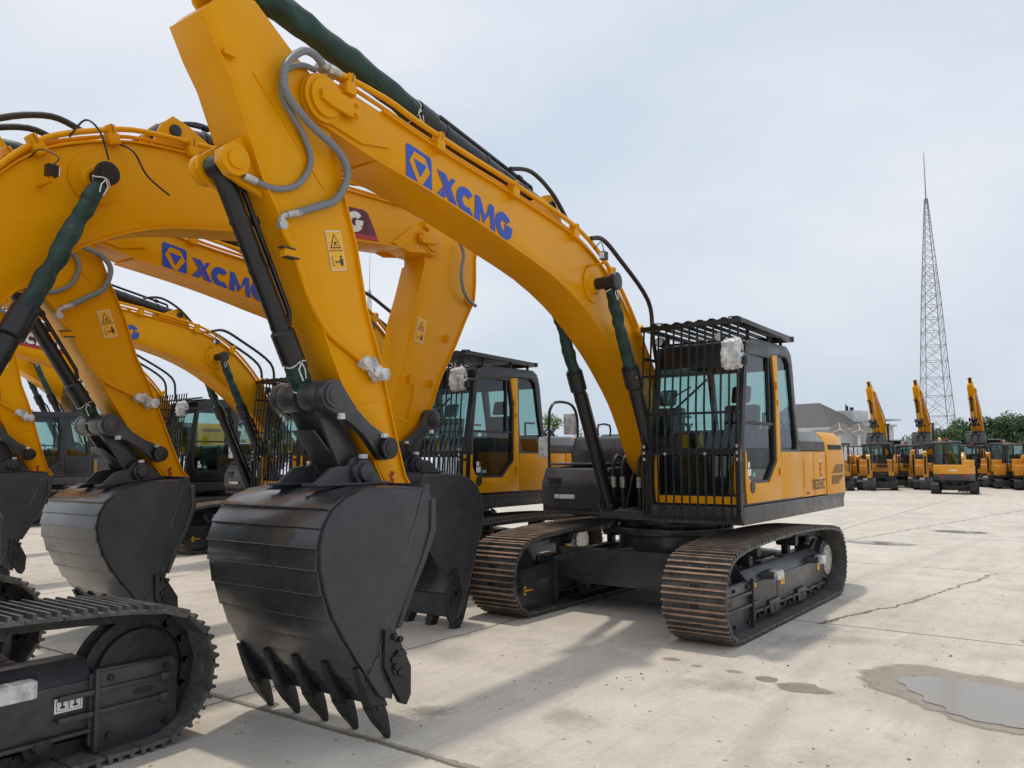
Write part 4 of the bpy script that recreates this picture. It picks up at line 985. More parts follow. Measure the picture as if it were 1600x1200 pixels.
def make_arm(root, kind='A', logo='blue', db=0, ds=0, dk=0, side=1, detail=True):
    top, bot = (TOP_A, BOT_A) if kind == 'A' else (TOP_E, BOT_E)
    Xb = xf_about(FOOT, db); tip0 = TIP
    Xs = Xb @ xf_about(TIP, ds) if (db or ds) else None
    Xk = (Xs @ xf_about(SPIN, dk)) if Xs is not None else None
    if kind == 'E': Xs = Mx.Translation(V((-.06, 0, 0)))
    if kind == 'E': Xk = Xs @ Mx.Translation(V((SPIN[0], 0, SPIN[1]))) @ Mx.Diagonal((1.05, 1.12, 1.09, 1)) @ Mx.Translation(V((-SPIN[0], 0, -SPIN[1])))
    make_boom(root, top, bot, .42, Xb if db else None, logo, detail)
    make_stick(root, Xs, detail, side, kind == 'E')
    make_linkage(root, Xs); make_bucket(root, Xk)
    I = Mx.Identity(4); B_ = Xb if db else I; S_ = Xs if Xs is not None else I
    cp = (2.07, 3.45) if kind == 'A' else (1.75, 3.80)
    ft = (.50, 1.12) if kind == 'E' else (.93, 1.16)
    for s in (1, -1): hyd(root, 'boom_cylinder', ft, ap(B_, cp), (s * .36 if kind == 'E' else .37 if s > 0 else -.30), .070, .042, (.60 if kind == 'E' else .64) if abs(db) < 5 else .5, cover=.062)
    bx = (2.72, 4.11) if kind == 'A' else (2.42, 4.40)
    hyd(root, 'arm_cylinder', ap(B_, bx), ap(S_, TAIL), 0, .085, .05, .49, cover=.092, sag=-.03)
    hyd(root, 'bucket_cylinder', ap(S_, (6.26, 3.50) if kind == 'E' else (6.21, 3.52)), ap(S_, JOINT), 0, .062, .04, .83 if abs(db) < 5 else .6, cover=(.07 if abs(db) < 5 else None))
# ------------------------------------------------------------------ machines
def excavator(kind, loc, rz, label, group, logo='blue', yellow=True, guard=True, roofguard=True, side=1, decals=True, db=0, ds=0, dk=0, tip='rust', full=True, scale=1, name='crawler_excavator', detail=True):
    t = thing(name, loc, rz, label, 'excavator', group, scale)
    make_undercarriage(t)
    for s in (1, -1):
        tr = make_track(t, s, tip=tip, full=full, fx=1.30 if kind == 'E' else 1.06)
        yo = s * 1.16 + s * .172
        if kind == 'A' and full and s == 1:
            for x, z, q in ((.93, .42, .09), (.08, .41, .12), (-1.24, .40, .09)): yellow_sticker(tr, x, z, yo, q, s)
        if kind == 'A' and full and s == -1:
            f = MB(); yi = s * 1.16 + .172 + .012; z = .27
            f.prism([(1.72, z), (1.63, z + .055), (1.625, z + .03), (1.67, z + .008), (1.50, z + .008), (1.50, z - .008), (1.67, z - .008), (1.625, z - .03), (1.63, z - .055)], yi + .001, yi + .004)
            f.build('arrow_mark', M['stkyel'], tr)
        if kind == 'E' and s == -1:
            f = MB(); f.box(1.09, 1.245, yo - .003, yo, .32, .40, 0); 
            for x0 in (1.10, 1.17):
                f.box(x0, x0 + .065, yo - .0045, yo - .003, .33, .39, 1); f.box(x0 + .003, x0 + .062, yo - .0055, yo - .004, .333, .387, 0)
                f.box(x0 + .02, x0 + .047, yo - .0065, yo - .005, .343, .356, 1); f.box(x0 + .027, x0 + .037, yo - .0065, yo - .005, .356, .378, 1)
            f.build('tie_down_label', [M['decalwhite'], M['decalblack']], tr)
    make_upper(t, yellow, True, decals); make_cab(t, yellow, guard, roofguard)
    make_arm(t, kind, logo, db, ds, dk, side, detail)
    return t
GA = 'excavators parked in the near row with buckets down'
A = excavator('A', (0, 0, 0), 0, 'nearest yellow crawler excavator with blue boom lettering and five-toothed bucket in front, rusty tracks', GA)
Bm = excavator('A', (-.34, -3.78, 0), 0, 'second yellow excavator, its yellow-doored cab framed under the nearest boom', GA, db=-1.0, ds=-5.5)
Cm = copy_tree(A, (-1.25, -8.26, 0), 0, 'third yellow excavator, its barred cab front just left of the nearest machine\'s bucket linkage', GA)
Em = excavator('E', (7.9, -1.85, 0), PI, 'yellow excavator facing the row, near-left dark track and long boom with red lettered decal', None, logo='red', side=-1, tip='worn', decals=False)
# ------------------------------------------------------------------ ground
def ground_mat():
    m, nt, b = newmat('concrete_yard')
    L = nt.links.new
    co = coords(nt)
    def math_(op, a, b_=None, c=None, clamp=False):
        n = nt.nodes.new('ShaderNodeMath'); n.operation = op; n.use_clamp = clamp
        for i, x in enumerate((a, b_, c)):
            if x is None: continue
            if isinstance(x, (int, float)): n.inputs[i].default_value = x
            else: L(x, n.inputs[i])
        return n.outputs[0]
    def noise(s, d=6, r=.6, vec=None, dist=0):
        n = nd(nt, 'ShaderNodeTexNoise', Scale=s, Detail=float(d), Roughness=r, Distortion=float(dist)); L(vec or co, n.inputs['Vector']); return n
    wob = noise(1.3, 4); wob2 = noise(9, 4)
    sep = nt.nodes.new('ShaderNodeSeparateXYZ'); L(co, sep.inputs[0])
    wx = math_('MULTIPLY_ADD', math_('SUBTRACT', wob.outputs['Fac'], .5), .10, math_('MULTIPLY', math_('SUBTRACT', wob2.outputs['Fac'], .5), .03))
    X = math_('ADD', sep.outputs[0], wx); Y = math_('ADD', sep.outputs[1], wx)
    n1 = noise(.35, 5); n2 = noise(2.2, 8, .65); n3 = noise(26, 6, .7); n4 = noise(150, 3, .7)
    base = ramp(nt, n1.outputs['Fac'], [(.28, (.555, .51, .44)), (.5, (.60, .555, .485)), (.72, (.65, .61, .54))])
    def mixc(fac, a, col, mode='MIX'):
        x = nd(nt, 'ShaderNodeMix', data_type='RGBA', blend_type=mode); L(fac, x.inputs[0]); L(a, x.inputs[6])
        if isinstance(col, tuple): x.inputs[7].default_value = (*col, 1)
        else: L(col, x.inputs[7])
        return x.outputs[2]
    one = nd(nt, 'ShaderNodeValue'); one.outputs[0].default_value = 1
    base = mixc(one.outputs[0], base, ramp(nt, n2.outputs['Fac'], [(.25, .86), (.75, 1.10)]), 'MULTIPLY')
    base = mixc(one.outputs[0], base, ramp(nt, n3.outputs['Fac'], [(.25, .88), (.75, 1.10)]), 'MULTIPLY')
    base = mixc(one.outputs[0], base, ramp(nt, n4.outputs['Fac'], [(.3, .90), (.7, 1.08)]), 'MULTIPLY')
    # scuffs drawn out along the yard, and faint wheel marks
    mp_ = nt.nodes.new('ShaderNodeMapping'); mp_.inputs['Scale'].default_value = (.25, 3.2, 1); mp_.inputs['Rotation'].default_value = (0, 0, .35); L(co, mp_.inputs['Vector'])
    st_ = noise(1.6, 8, .7, mp_.outputs[0]); base = mixc(one.outputs[0], base, ramp(nt, st_.outputs['Fac'], [(.30, .88), (.50, 1.0), (.75, 1.04)]), 'MULTIPLY')
    n5 = noise(.9, 9, .75); base = mixc(one.outputs[0], base, ramp(nt, n5.outputs['Fac'], [(.36, .80), (.47, 1.0)]), 'MULTIPLY')
    # dark grit specks
    vor = nd(nt, 'ShaderNodeTexVoronoi', Scale=6.5); L(co, vor.inputs['Vector'])
    sp = math_('MULTIPLY', math_('LESS_THAN', vor.outputs['Distance'], .10), math_('GREATER_THAN', n2.outputs['Fac'], .50))
    base = mixc(math_('MULTIPLY', sp, .6), base, (.10, .085, .07))
    # slab joints
    def band(coord, c, per, w):
        t = math_('MODULO', math_('ADD', coord, -c + per * 400 + per / 2), per)
        return math_('LESS_THAN', math_('ABSOLUTE', math_('SUBTRACT', t, per / 2)), w)
    j = math_('MAXIMUM', band(X, 5.4, 5.22, .016), band(Y, -.95, 6.0, .012))
    gap = math_('GREATER_THAN', noise(4.5, 3).outputs['Fac'], .40)
    base = mixc(math_('MULTIPLY', j, .85), base, (.13, .11, .085))
    # tarry crumbled band along the joint beneath the front bucket
    near = math_('LESS_THAN', math_('ABSOLUTE', math_('SUBTRACT', math_('ADD', sep.outputs[0], math_('MULTIPLY', math_('SUBTRACT', n3.outputs['Fac'], .5), .10)), 5.385)), .036)
    near = math_('MULTIPLY', near, math_('LESS_THAN', math_('ABSOLUTE', math_('SUBTRACT', sep.outputs[1], .2)), 1.75))
    base = mixc(math_('MULTIPLY', near, .6), base, (.16, .14, .11))
    # cracks as distances to line segments
    def seg(ax, ay, bx, by, w, str_=.8, col=(.10, .08, .06)):
        nonlocal base
        dx, dy = bx - ax, by - ay; l2 = dx * dx + dy * dy; l = math.sqrt(l2)
        px = math_('SUBTRACT', XX, ax); py = math_('SUBTRACT', YY, ay)
        t = math_('DIVIDE', math_('ADD', math_('MULTIPLY', px, dx), math_('MULTIPLY', py, dy)), l2, clamp=True)
        ex = math_('SUBTRACT', px, math_('MULTIPLY', t, dx)); ey = math_('SUBTRACT', py, math_('MULTIPLY', t, dy))
        dd = math_('SQRT', math_('ADD', math_('MULTIPLY', ex, ex), math_('MULTIPLY', ey, ey)))
        base = mixc(math_('MULTIPLY', math_('LESS_THAN', dd, w), str_), base, col)
    cw1 = noise(2.2, 5, .7); cw2 = noise(2.0, 5, .7); 
    XX = math_('MULTIPLY_ADD', math_('SUBTRACT', cw1.outputs['Fac'], .5), .34, sep.outputs[0])
    sh = nt.nodes.new('ShaderNodeVectorMath'); sh.operation = 'ADD'; sh.inputs[1].default_value = (7, 3, 1); L(co, sh.inputs[0]); L(sh.outputs[0], cw2.inputs['Vector'])
    YY = math_('MULTIPLY_ADD', math_('SUBTRACT', cw2.outputs['Fac'], .5), .34, sep.outputs[1])
    seg(.20, 1.75, -1.6, 2.25, .026); seg(-1.6, 2.25, -4.9, 2.80, .022, .7)
    seg(-8.4, -.2, -30, 3.4, .03, .6)
    # damp and stained patches: soft ellipses
    def blot(cx, cy, rx, ry, rot, col, str_=.8, soft=.35, rag=.5):
        nonlocal base
        c, s = math.cos(rot), math.sin(rot)
        px = math_('SUBTRACT', sep.outputs[0], cx); py = math_('SUBTRACT', sep.outputs[1], cy)
        a = math_('DIVIDE', math_('ADD', math_('MULTIPLY', px, c), math_('MULTIPLY', py, s)), rx)
        b2 = math_('DIVIDE', math_('SUBTRACT', math_('MULTIPLY', py, c), math_('MULTIPLY', px, s)), ry)
        r_ = math_('SQRT', math_('ADD', math_('MULTIPLY', a, a), math_('MULTIPLY', b2, b2)))
        r_ = math_('ADD', r_, math_('MULTIPLY', math_('SUBTRACT', n2.outputs['Fac'], .5), rag))
        r_ = math_('ADD', r_, math_('MULTIPLY', math_('SUBTRACT', n3.outputs['Fac'], .5), rag * .6))
        mr = nd(nt, 'ShaderNodeMapRange'); mr.inputs['From Min'].default_value = 1; mr.inputs['From Max'].default_value = 1 - soft; mr.inputs['To Max'].default_value = str_
        L(r_, mr.inputs['Value']); base = mixc(mr.outputs[0], base, col); return mr.outputs[0]
    br = (.175, .130, .085)
    wet = blot(2.35, 4.05, .95, 1.7, .10, (.40, .35, .28), .5, .3, .30)
    blot(2.55, 1.74, .06, .09, 0, br, .6); blot(2.56, 1.42, .05, .06, 0, br, .6); blot(2.47, 1.15, .07, .10, 0, br, .7)
    blot(-11.8, 1.4, .5, .8, 0, (.26, .22, .18), .5)
    blot(4.75, .45, .16, .22, .6, (.14, .13, .12), .6, .5, 2.0); blot(1.2, -5.9, .35, .4, 0, br, .7)
    blot(2.9, 1.9, .35, .35, .3, (.22, .19, .16), .35, .8, 1.8); blot(.9, 2.1, .3, .6, .3, (.27, .25, .23), .5, .8, 1.0)
    blot(3.6, 2.4, 3.2, .13, .12, (.40, .37, .32), .5, .8, .9); blot(3.3, 3.6, 3.4, .12, .16, (.40, .37, .32), .45, .8, .9)
    blot(-6, 1.6, 6, .22, -.1, (.42, .39, .34), .5, .8, .9); blot(-9, 4.4, 7, .25, .05, (.42, .39, .34), .45, .8, .9)
    blot(4.3, 1.25, .20, .16, .4, (.30, .27, .23), .6, .7, 1.6); blot(3.4, -.6, .5, .3, .4, (.34, .31, .27), .5, .8, 1.4); blot(-3.6, 3.6, .5, .8, .2, (.38, .34, .29), .6, .8, 1.3); blot(-14, 3.0, 1.0, 1.6, .2, (.38, .34, .29), .6, .8, 1.3)
    L(base, b.inputs['Base Color'])
    rr = nd(nt, 'ShaderNodeMapRange'); rr.inputs['To Min'].default_value = .88; rr.inputs['To Max'].default_value = .30; L(wet, rr.inputs['Value']); L(rr.outputs[0], b.inputs['Roughness'])
    b.inputs['Specular IOR Level'].default_value = .3
    bp = nd(nt, 'ShaderNodeBump', Strength=.35, Distance=.01); L(n3.outputs['Fac'], bp.inputs['Height'])
    bp2 = nd(nt, 'ShaderNodeBump', Strength=.8, Distance=.01); L(math_('SUBTRACT', 1.0, j), bp2.inputs['Height']); L(bp.outputs[0], bp2.inputs['Normal']); L(bp2.outputs[0], b.inputs['Normal'])
    return m
g = MB(); S_ = 3000
g.add([(-S_, -S_, 0), (S_, -S_, 0), (S_, S_, 0), (-S_, S_, 0)], [(0, 1, 2, 3)])
tag(g.build('ground', ground_mat()), kind='structure')
def water_mat():
    m, nt, b = newmat('puddle_water'); b.inputs['Base Color'].default_value = (.27, .255, .23, 1); b.inputs['Roughness'].default_value = .12; b.inputs['IOR'].default_value = 1.33
    n = nd(nt, 'ShaderNodeTexNoise', Scale=5.0, Detail=3.0); nt.links.new(coords(nt), n.inputs['Vector']); bp = nd(nt, 'ShaderNodeBump', Strength=.03, Distance=.01); nt.links.new(n.outputs['Fac'], bp.inputs['Height']); nt.links.new(bp.outputs[0], b.inputs['Normal'])
    b.inputs['Specular IOR Level'].default_value = .32
    return m
WM = water_mat()
def outline(pts, seed, amp=.03):
    P_ = smooth([V((x, y, 0)) for x, y in pts + [pts[0]]], 8)[:-1]
    c = sum(P_, V((0, 0, 0))) / len(P_)
    return c, [q + (q - c).normalized() * (mnoise.noise(q * 6 + V((seed, 0, 0))) * amp + mnoise.noise(q * 22) * amp * .4) for q in P_]
def wet_mat():
    m, nt, b = newmat('wet_concrete'); L = nt.links.new
    co = coords(nt); at = nt.nodes.new('ShaderNodeAttribute'); at.attribute_name = 'damp'
    n = nd(nt, 'ShaderNodeTexNoise', Scale=9.0, Detail=7.0, Roughness=.65); L(co, n.inputs['Vector'])
    n2 = nd(nt, 'ShaderNodeTexNoise', Scale=70.0, Detail=4.0); L(co, n2.inputs['Vector'])
    c = ramp(nt, n.outputs['Fac'], [(.3, (.26, .215, .16)), (.7, (.38, .335, .265))]); L(c, b.inputs['Base Color']); b.inputs['Roughness'].default_value = .42
    bp = nd(nt, 'ShaderNodeBump', Strength=.3, Distance=.01); L(n2.outputs['Fac'], bp.inputs['Height']); L(bp.outputs[0], b.inputs['Normal'])
    a = nt.nodes.new('ShaderNodeMath'); a.operation = 'MULTIPLY_ADD'; a.inputs[1].default_value = .9; L(n.outputs['Fac'], a.inputs[0]); L(at.outputs['Fac'], a.inputs[2])
    mr = nd(nt, 'ShaderNodeMapRange'); mr.inputs['From Min'].default_value = .62; mr.inputs['From Max'].default_value = 1.05; mr.inputs['To Max'].default_value = .92; L(a.outputs[0], mr.inputs['Value'])
    tr = nt.nodes.new('ShaderNodeBsdfTransparent'); mx = nt.nodes.new('ShaderNodeMixShader'); L(mr.outputs[0], mx.inputs[0]); L(tr.outputs[0], mx.inputs[1]); L(b.outputs[0], mx.inputs[2])
    L(mx.outputs[0], nt.nodes['Material Output'].inputs['Surface']); return m
WET = wet_mat()
def sheet(name, pts, z, mat, seed, amp=.03, fade=None):
    c, P_ = outline(pts, seed, amp); n = len(P_); mb = MB()
    if fade is None:
        mb.add([(q.x, q.y, z) for q in P_], [tuple(range(n))]); o = mb.build(name, mat)
    else:
        rings = [1.0, .97, 1 - fade * .5, 1 - fade]; vs = [(c.x + (q.x - c.x) * r_, c.y + (q.y - c.y) * r_, z) for r_ in rings for q in P_]
        fs = [(a * n + k, a * n + (k + 1) % n, (a + 1) * n + (k + 1) % n, (a + 1) * n + k) for a in range(3) for k in range(n)] + [tuple(range(3 * n, 4 * n))]
        mb.add(vs, fs); o = mb.build(name, mat)
        at = o.data.attributes.new('damp', 'FLOAT', 'POINT')
        for i_, v in enumerate(o.data.vertices):
            r_ = math.hypot(v.co.x - c.x, v.co.y - c.y)
            q = min(P_, key=lambda q: (math.atan2(q.y - c.y, q.x - c.x) - math.atan2(v.co.y - c.y, v.co.x - c.x)) ** 2)
            R_ = math.hypot(q.x - c.x, q.y - c.y)
            at.data[i_].value = max(0, min(1, (1 - r_ / R_) / fade)) if fade else 1
    return tag(o, kind='structure')
sheet('wet_patch', [(2.08, 2.50), (1.62, 2.60), (1.45, 2.89), (1.50, 3.22), (1.55, 3.66), (1.6, 4.3), (1.9, 5.0), (2.6, 5.3), (3.1, 4.9), (3.2, 4.2), (3.02, 3.77), (3.05, 3.57), (2.88, 3.29), (2.60, 2.95), (2.36, 2.66)], .004, WET, 1, .07, .20)
sheet('puddle', [(2.10, 2.84), (1.90, 2.93), (1.80, 3.26), (1.88, 3.68), (1.95, 4.3), (2.2, 4.8), (2.6, 4.95), (2.85, 4.6), (2.88, 4.1), (2.85, 3.76), (2.87, 3.55), (2.72, 3.3), (2.41, 3.05)], .008, WM, 2, .075)
def ell(cx, cy, rx, ry): return [(cx + rx * math.cos(2 * PI * k / 9), cy + ry * math.sin(2 * PI * k / 9)) for k in range(9)]
sheet('puddle', ell(-8.35, .45, .26, .55), .008, WM, 5, .06); sheet('wet_patch', ell(-8.35, .45, .36, .72), .004, WET, 5, .06, .2)
sheet('puddle', ell(-11.8, 1.4, .25, .5), .008, WM, 8, .06); sheet('wet_patch', ell(0.0, 3.9, .28, .45), .004, WET, 6, .05, .4)
sheet('wet_patch', ell(2.72, 2.34, .15, .22), .004, WET, 4, .06, .5); sheet('wet_patch', ell(2.63, 2.03, .09, .11), .004, WET, 3, .03, .5)
# scattered grit
gr = MB(); rn = random.Random(11)
for k in range(420):
    x = rn.uniform(-3, 6.2); y = rn.uniform(-1.5, 4.2)
    s = rn.choice([.004, .005, .006, .009, .014]) * rn.uniform(.6, 1.2)
    vs = [(x + rn.uniform(-s, s), y + rn.uniform(-s, s), rn.uniform(0, s)) for _ in range(5)]
    gr.add(vs, [(0, 1, 2), (0, 2, 3), (1, 2, 4), (0, 1, 3), (2, 3, 4)])
tag(gr.build('gravel', paint('grit', (.12, .10, .085), .9, .4, 30, 0)), kind='stuff', label='fine grit and crumbs scattered over the concrete yard')
# ------------------------------------------------------------------ further machines of the near row
Dm = excavator('A', (-1.7, -12.2, 0), 0, 'excavator with black cab doors and red and black boom decal, fourth along the near row', GA, logo='red', yellow=False, roofguard=False, tip='worn', decals=False, detail=True)
copy_tree(Dm, (-1.6, -19.6, 0), 0, 'distant black-cabbed excavator at the far left end of the near row', GA)
copy_tree(Dm, (-8.1, -28.6, 0), 0, 'very large excavator far behind the left end of the row', 'big machines behind the near row', scale=1.57)
# machines across the yard with booms up
Rm = excavator('A', (-48.6, -7.8, 0), 0, 'excavator with raised boom, leftmost of three rising behind the compact diggers', 'excavators with raised booms across the yard', yellow=True, db=26, ds=-24, dk=-62, detail=False, full=False, tip='worn', scale=.88, decals=False, roofguard=False)
copy_tree(Rm, (-49.2, -5.3, 0), 0, 'excavator with raised boom, the middle one in front of the lattice tower foot')
copy_tree(Rm, (-49.6, -2.45, 0), 0, 'excavator with raised boom against the round green trees, right of the tower')

# ------------------------------------------------------------------ compact excavators
def mini_track(t, s, w=.35, L=1.05, r=.27):
    cy = s * .80
    path = track_path(L - r, 2 * r + .02, r, None); sh, LL = along(path, 34, 0); h = LL / 34 / 2
    mb = MB()
    for q, d in sh:
        nx, nz = d.y, -d.x
        prof = [(-h * .9, -.05), (-h * .9, -.02), (-h * .3, -.02), (-h * .2, 0), (h * .2, 0), (h * .3, -.02), (h * .9, -.02), (h * .9, -.05)]
        vs = [(q[0] + d.x * a + nx * b, y, q[1] + d.y * a + nz * b) for y in (cy - w / 2, cy + w / 2) for a, b in prof]; k = len(prof)
        mb.add(vs, [(i, (i + 1) % k, k + (i + 1) % k, k + i) for i in range(k)] + [tuple(range(k)), tuple(range(k, 2 * k))])
    tr = mb.build('crawler_track', M['steeld'], t, smooth_ang=25)
    f = MB(); f.box(-L + r, L - r, cy - w * .3, cy + w * .3, .14, .40)
    for x in (-L + r, L - r): f.cyl((x, cy - w * .35, r), (x, cy + w * .35, r), r - .06, 20)
    f.build('track_frame', M['black'], tr, bevel=.01)
def mini(loc, rz, label, cab=True, boom='folded', name='compact_excavator', scale=1, roof='black', tarp=False, arm_side=-1):
    scale = scale * .93
    t = thing(name, loc, rz, label, 'excavator', 'compact excavators parked across the yard', scale)
    for s in (1, -1): mini_track(t, s)
    u = MB(); u.box(-.5, .5, -.62, .62, .2, .42); u.cyl((0, 0, .4), (0, 0, .6), .38, 24); u.build('undercarriage_frame', M['black'], t, bevel=.02)
    b = MB(); b.prism([(1.05, .12), (1.18, .10), (1.20, .44), (1.12, .46)], -.98, .98); b.box(.45, 1.1, -.5, -.42, .2, .32); b.box(.45, 1.1, .42, .5, .2, .32); b.build('dozer_blade', M['black'], t, bevel=.01)
    p = MB(); p.prism([(.70, -.80), (.70, .80), (-.4, .86), (-.95, .60), (-1.08, 0), (-.95, -.60), (-.4, -.86)], .60, .70, ax='z'); p.build('platform', M['black'], t, bevel=.02)
    c = MB(); c.prism([(-.10, .84), (-.45, .88), (-.93, .62), (-1.10, .1), (-1.10, -.1), (-.93, -.62), (-.45, -.88), (-.10, -.84)], .92, 1.36, ax='z')
    c.box(-.1, .62, .55, .82, .72, 1.0); c.box(-.12, .66, -.84, -.35, .72, 1.28); c.box(-.85, -.13, -.86, -.36, 1.30, 1.58)
    body = c.build('body_cover', M['mini'], t, bevel=.05, seg=3)
    w = MB(); w.prism([(-.12, .83), (-.45, .87), (-.94, .62), (-1.13, .1), (-1.13, -.1), (-.94, -.62), (-.45, -.87), (-.12, -.83)], .66, .915, ax='z'); wo = w.build('counterweight', M['grey'], t, bevel=.04, seg=3)
    for s in (1, -1):
        l = MB(); l.prism([(-1.045, s * .38), (-.975, s * .58), (-.985, s * .585), (-1.055, s * .385)], .80, .87, ax='z'); l.build('rear_reflector', M['red'], wo)
    q = MB(); q.box(-1.108, -1.102, -.16, .16, 1.08, 1.13); q.build('brand_plate', M['decalwhite'], body)
    gq = MB(); gq.prism([(-.78, 1.36), (-.35, 1.36), (-.35, 1.52), (-.60, 1.52), (-.78, 1.45)], -.875, -.80); gq.build('side_grille', M['decalblack'], body)
    k = MB(); zt = 2.42
    y0, y1 = -.30, .80
    for y in (y0, y1 - .06):
        k.prism([(.62, .95), (.68, .95), (.60, zt), (.54, zt)], y, y + .06); k.prism([(-.50, 1.30), (-.42, 1.30), (-.40, zt), (-.46, zt)], y, y + .06)
        if cab: k.box(-.45, .63, y, y + .06, .95, 1.32); k.prism([(.05, 1.3), (.10, 1.3), (.10, zt), (.05, zt)], y, y + .06)
    k.prism([(.74, zt - .04), (.70, zt + .03), (-.40, zt + .06), (-.55, zt), (-.52, zt - .05)], y0 - .05, y1 + .05)
    if cab: k.box(-.46, -.42, y0, y1, 1.28, 1.42); k.box(.60, .66, y0, y1, .7, 1.1)
    cb = k.build('cab' if cab else 'canopy', M['black'], t, bevel=.02)
    if cab:
        g = MB(); g.add([(.645, y0 + .06, 1.1), (.645, y1 - .06, 1.1), (.585, y1 - .06, zt - .05), (.585, y0 + .06, zt - .05)], [(0, 1, 2, 3)]); g.add([(-.44, y0 + .06, 1.42), (-.44, y1 - .06, 1.42), (-.42, y1 - .06, zt - .05), (-.42, y0 + .06, zt - .05)], [(0, 1, 2, 3)])
        for y in (y0 + .03, y1 - .03): g.add([(-.42, y, 1.32), (.6, y, 1.32), (.56, y, zt - .05), (-.4, y, zt - .05)], [(0, 1, 2, 3)])
        g.build('window_glass', M['glass'], cb)
        bc = MB(); bc.cyl((-.2, .25, zt + .05), (-.2, .25, zt + .11), .05, 14); bc.cyl((-.2, .25, zt + .11), (-.2, .25, zt + .22), .08, 14, .05, 1); bc.build('beacon', [M['black'], M['stkred']], cb)
    s_ = MB(); s_.box(-.25, .15, .05, .48, 1.2, 1.32); s_.box(-.36, -.26, .05, .48, 1.3, 1.85); s_.tube([(.3, .0, 1.1), (.3, .0, 1.55)], .02, 6); s_.tube([(.3, .5, 1.1), (.3, .5, 1.55)], .02, 6); s_.build('operator_seat', M['seat'], t, bevel=.03)
    # arm, folded low in front: boom up and over, stick back down, bucket on the ground
    ya = -.10; yb = .08
    O = Mx.Translation(V((0, arm_side * .35, 0)))
    sw = MB(); sw.box(.66, 1.0, -.14, .14, .58, 1.02); sw.tf(O).build('swing_post', M['mini'], t, bevel=.02)
    if boom == 'folded':
        bl = [(.85, .78), (1.0, 1.30), (1.32, 1.85), (1.62, 2.02), (1.90, 1.98)]; th = .085
        st = [(1.98, 2.16), (1.86, 1.90), (1.78, 1.30), (1.70, .70)]; bk = (1.62, .52)
    else:
        bl = [(.85, .78), (1.0, 1.6), (1.35, 2.3), (1.75, 2.75), (2.1, 2.95)]; th = .085
        st = [(2.1, 3.15), (2.2, 2.9), (2.35, 2.2), (2.45, 1.75)]; bk = (2.4, 1.5)
    zf = random.uniform(.74, 1.04); bl = [(a, .78 + (b_ - .78) * zf) for a, b_ in bl]; st = [(a + .15 * (1 - zf) * 3, .55 + (b_ - .55) * zf) for a, b_ in st]
    if boom == 'up': bk = st[-1]
    def beam(line, t0, name, par, y0=ya, y1=yb, mat='mini'):
        pts = smooth([V((a, 0, b_)) for a, b_ in line], 3); top = []; bot = []
        n = len(pts)
        for i, P_ in enumerate(pts):
            d_ = (pts[min(i + 1, n - 1)] - pts[max(i - 1, 0)]).normalized(); w_ = t0 * (.8 + .7 * math.sin(PI * min(1, max(0, i / (n - 1)))))
            top.append((P_.x - d_.z * w_, P_.z + d_.x * w_)); bot.append((P_.x + d_.z * w_, P_.z - d_.x * w_))
        mb = MB(); mb.prism(top + bot[::-1], y0, y1); return mb.tf(O).build(name, M[mat], par, bevel=.012)
    bo = beam(bl, .10, 'boom', t); beam(st, .075, 'stick', t)
    cy_ = MB(); cy_.cyl((bl[0][0] + .15, -.02, bl[0][1]), (bl[2][0] + .14, -.02, bl[2][1] - .25), .05, 14); cy_.cyl((bl[1][0] + .05, -.02, bl[1][1] + .35), (st[0][0] - .1, -.02, st[0][1] + .05), .05, 14); cy_.cyl((st[1][0] + .18, -.02, st[1][1]), (st[3][0] + .12, -.02, st[3][1] + .15), .045, 14)
    cy_.tf(O).build('hydraulic_cylinder', M['black'], t)
    bu = MB(); bx_, bz = bk
    arc = [(bx_ + .05 + .30 * math.cos(R(a)), bz - .18 + .30 * math.sin(R(a))) for a in range(100, -81, -20)]
    bu.strip(arc, .02, -.30, .30)
    for y in (-.31, .29): bu.prism(arc + [(bx_ - .12, bz - .42), (bx_ - .12, bz + .05)], y, y + .02)
    for y in (-.27, -.09, .09, .27): bu.prism([(arc[-1][0] + .03, arc[-1][1] + .04), (arc[-1][0] - .10, arc[-1][1] - .06), (arc[-1][0] - .04, arc[-1][1] + .03)], y - .03, y + .03)
    bu.tf(O).build('bucket', M['bucket'], t, bevel=.008)
    h = MB(); h.tube([(.95, -.06, 1.0), (1.15, -.08, 1.65), (1.5, -.08, 2.1), (1.8, -.07, 2.12)], .02, 6, sub=3); h.tf(O).build('hydraulic_hose', M['rubber'], bo)
    if tarp:
        tp = MB(); tp.prism([(-.9, .75), (-.2, .70), (-.1, 1.3), (-.35, 1.75), (-.85, 1.6)], -.95, .95); to = tp.build('cover_sheet', M['cloth'], t, bevel=.08, seg=3); wrinkle(to, .05, 5)
    return t
mini((-31.9, -1.55, 0), PI + .10, 'compact excavator seen from behind, dark counterweight with red reflectors, nearest of the compact row', True)
mini((-34.6, -5.35, 0), .20, 'canopied compact excavator with blade forward, left of the one seen from behind', False)
mini((-33.2, -7.05, 0), .25, 'canopied compact excavator just past the nearest machine\'s counterweight', False)
mini((-38.2, -6.5, 0), .1, 'cabbed compact excavator behind the two canopied ones', True)
mini((-36.4, -3.15, 0), .18, 'compact excavator directly left of the one seen from behind, arm folded low', False)
mini((-41.5, -.85, 0), .05, 'cabbed compact excavator behind and right of the one seen from behind', True)
mini((-38.0, .95, 0), .22, 'compact excavator at the right edge with its small bucket resting on the concrete', True)
mini((-47.5, -4.1, 0), .12, 'compact excavator in the back line, its arm lifted between two raised booms', True, boom='up')
mini((-47.6, -.6, 0), .1, 'compact excavator in the back line beneath the rightmost raised boom', True, boom='up')
mini((-52.5, -9.2, 0), .15, 'compact excavator in the back line below the leftmost raised boom', False, boom='up')
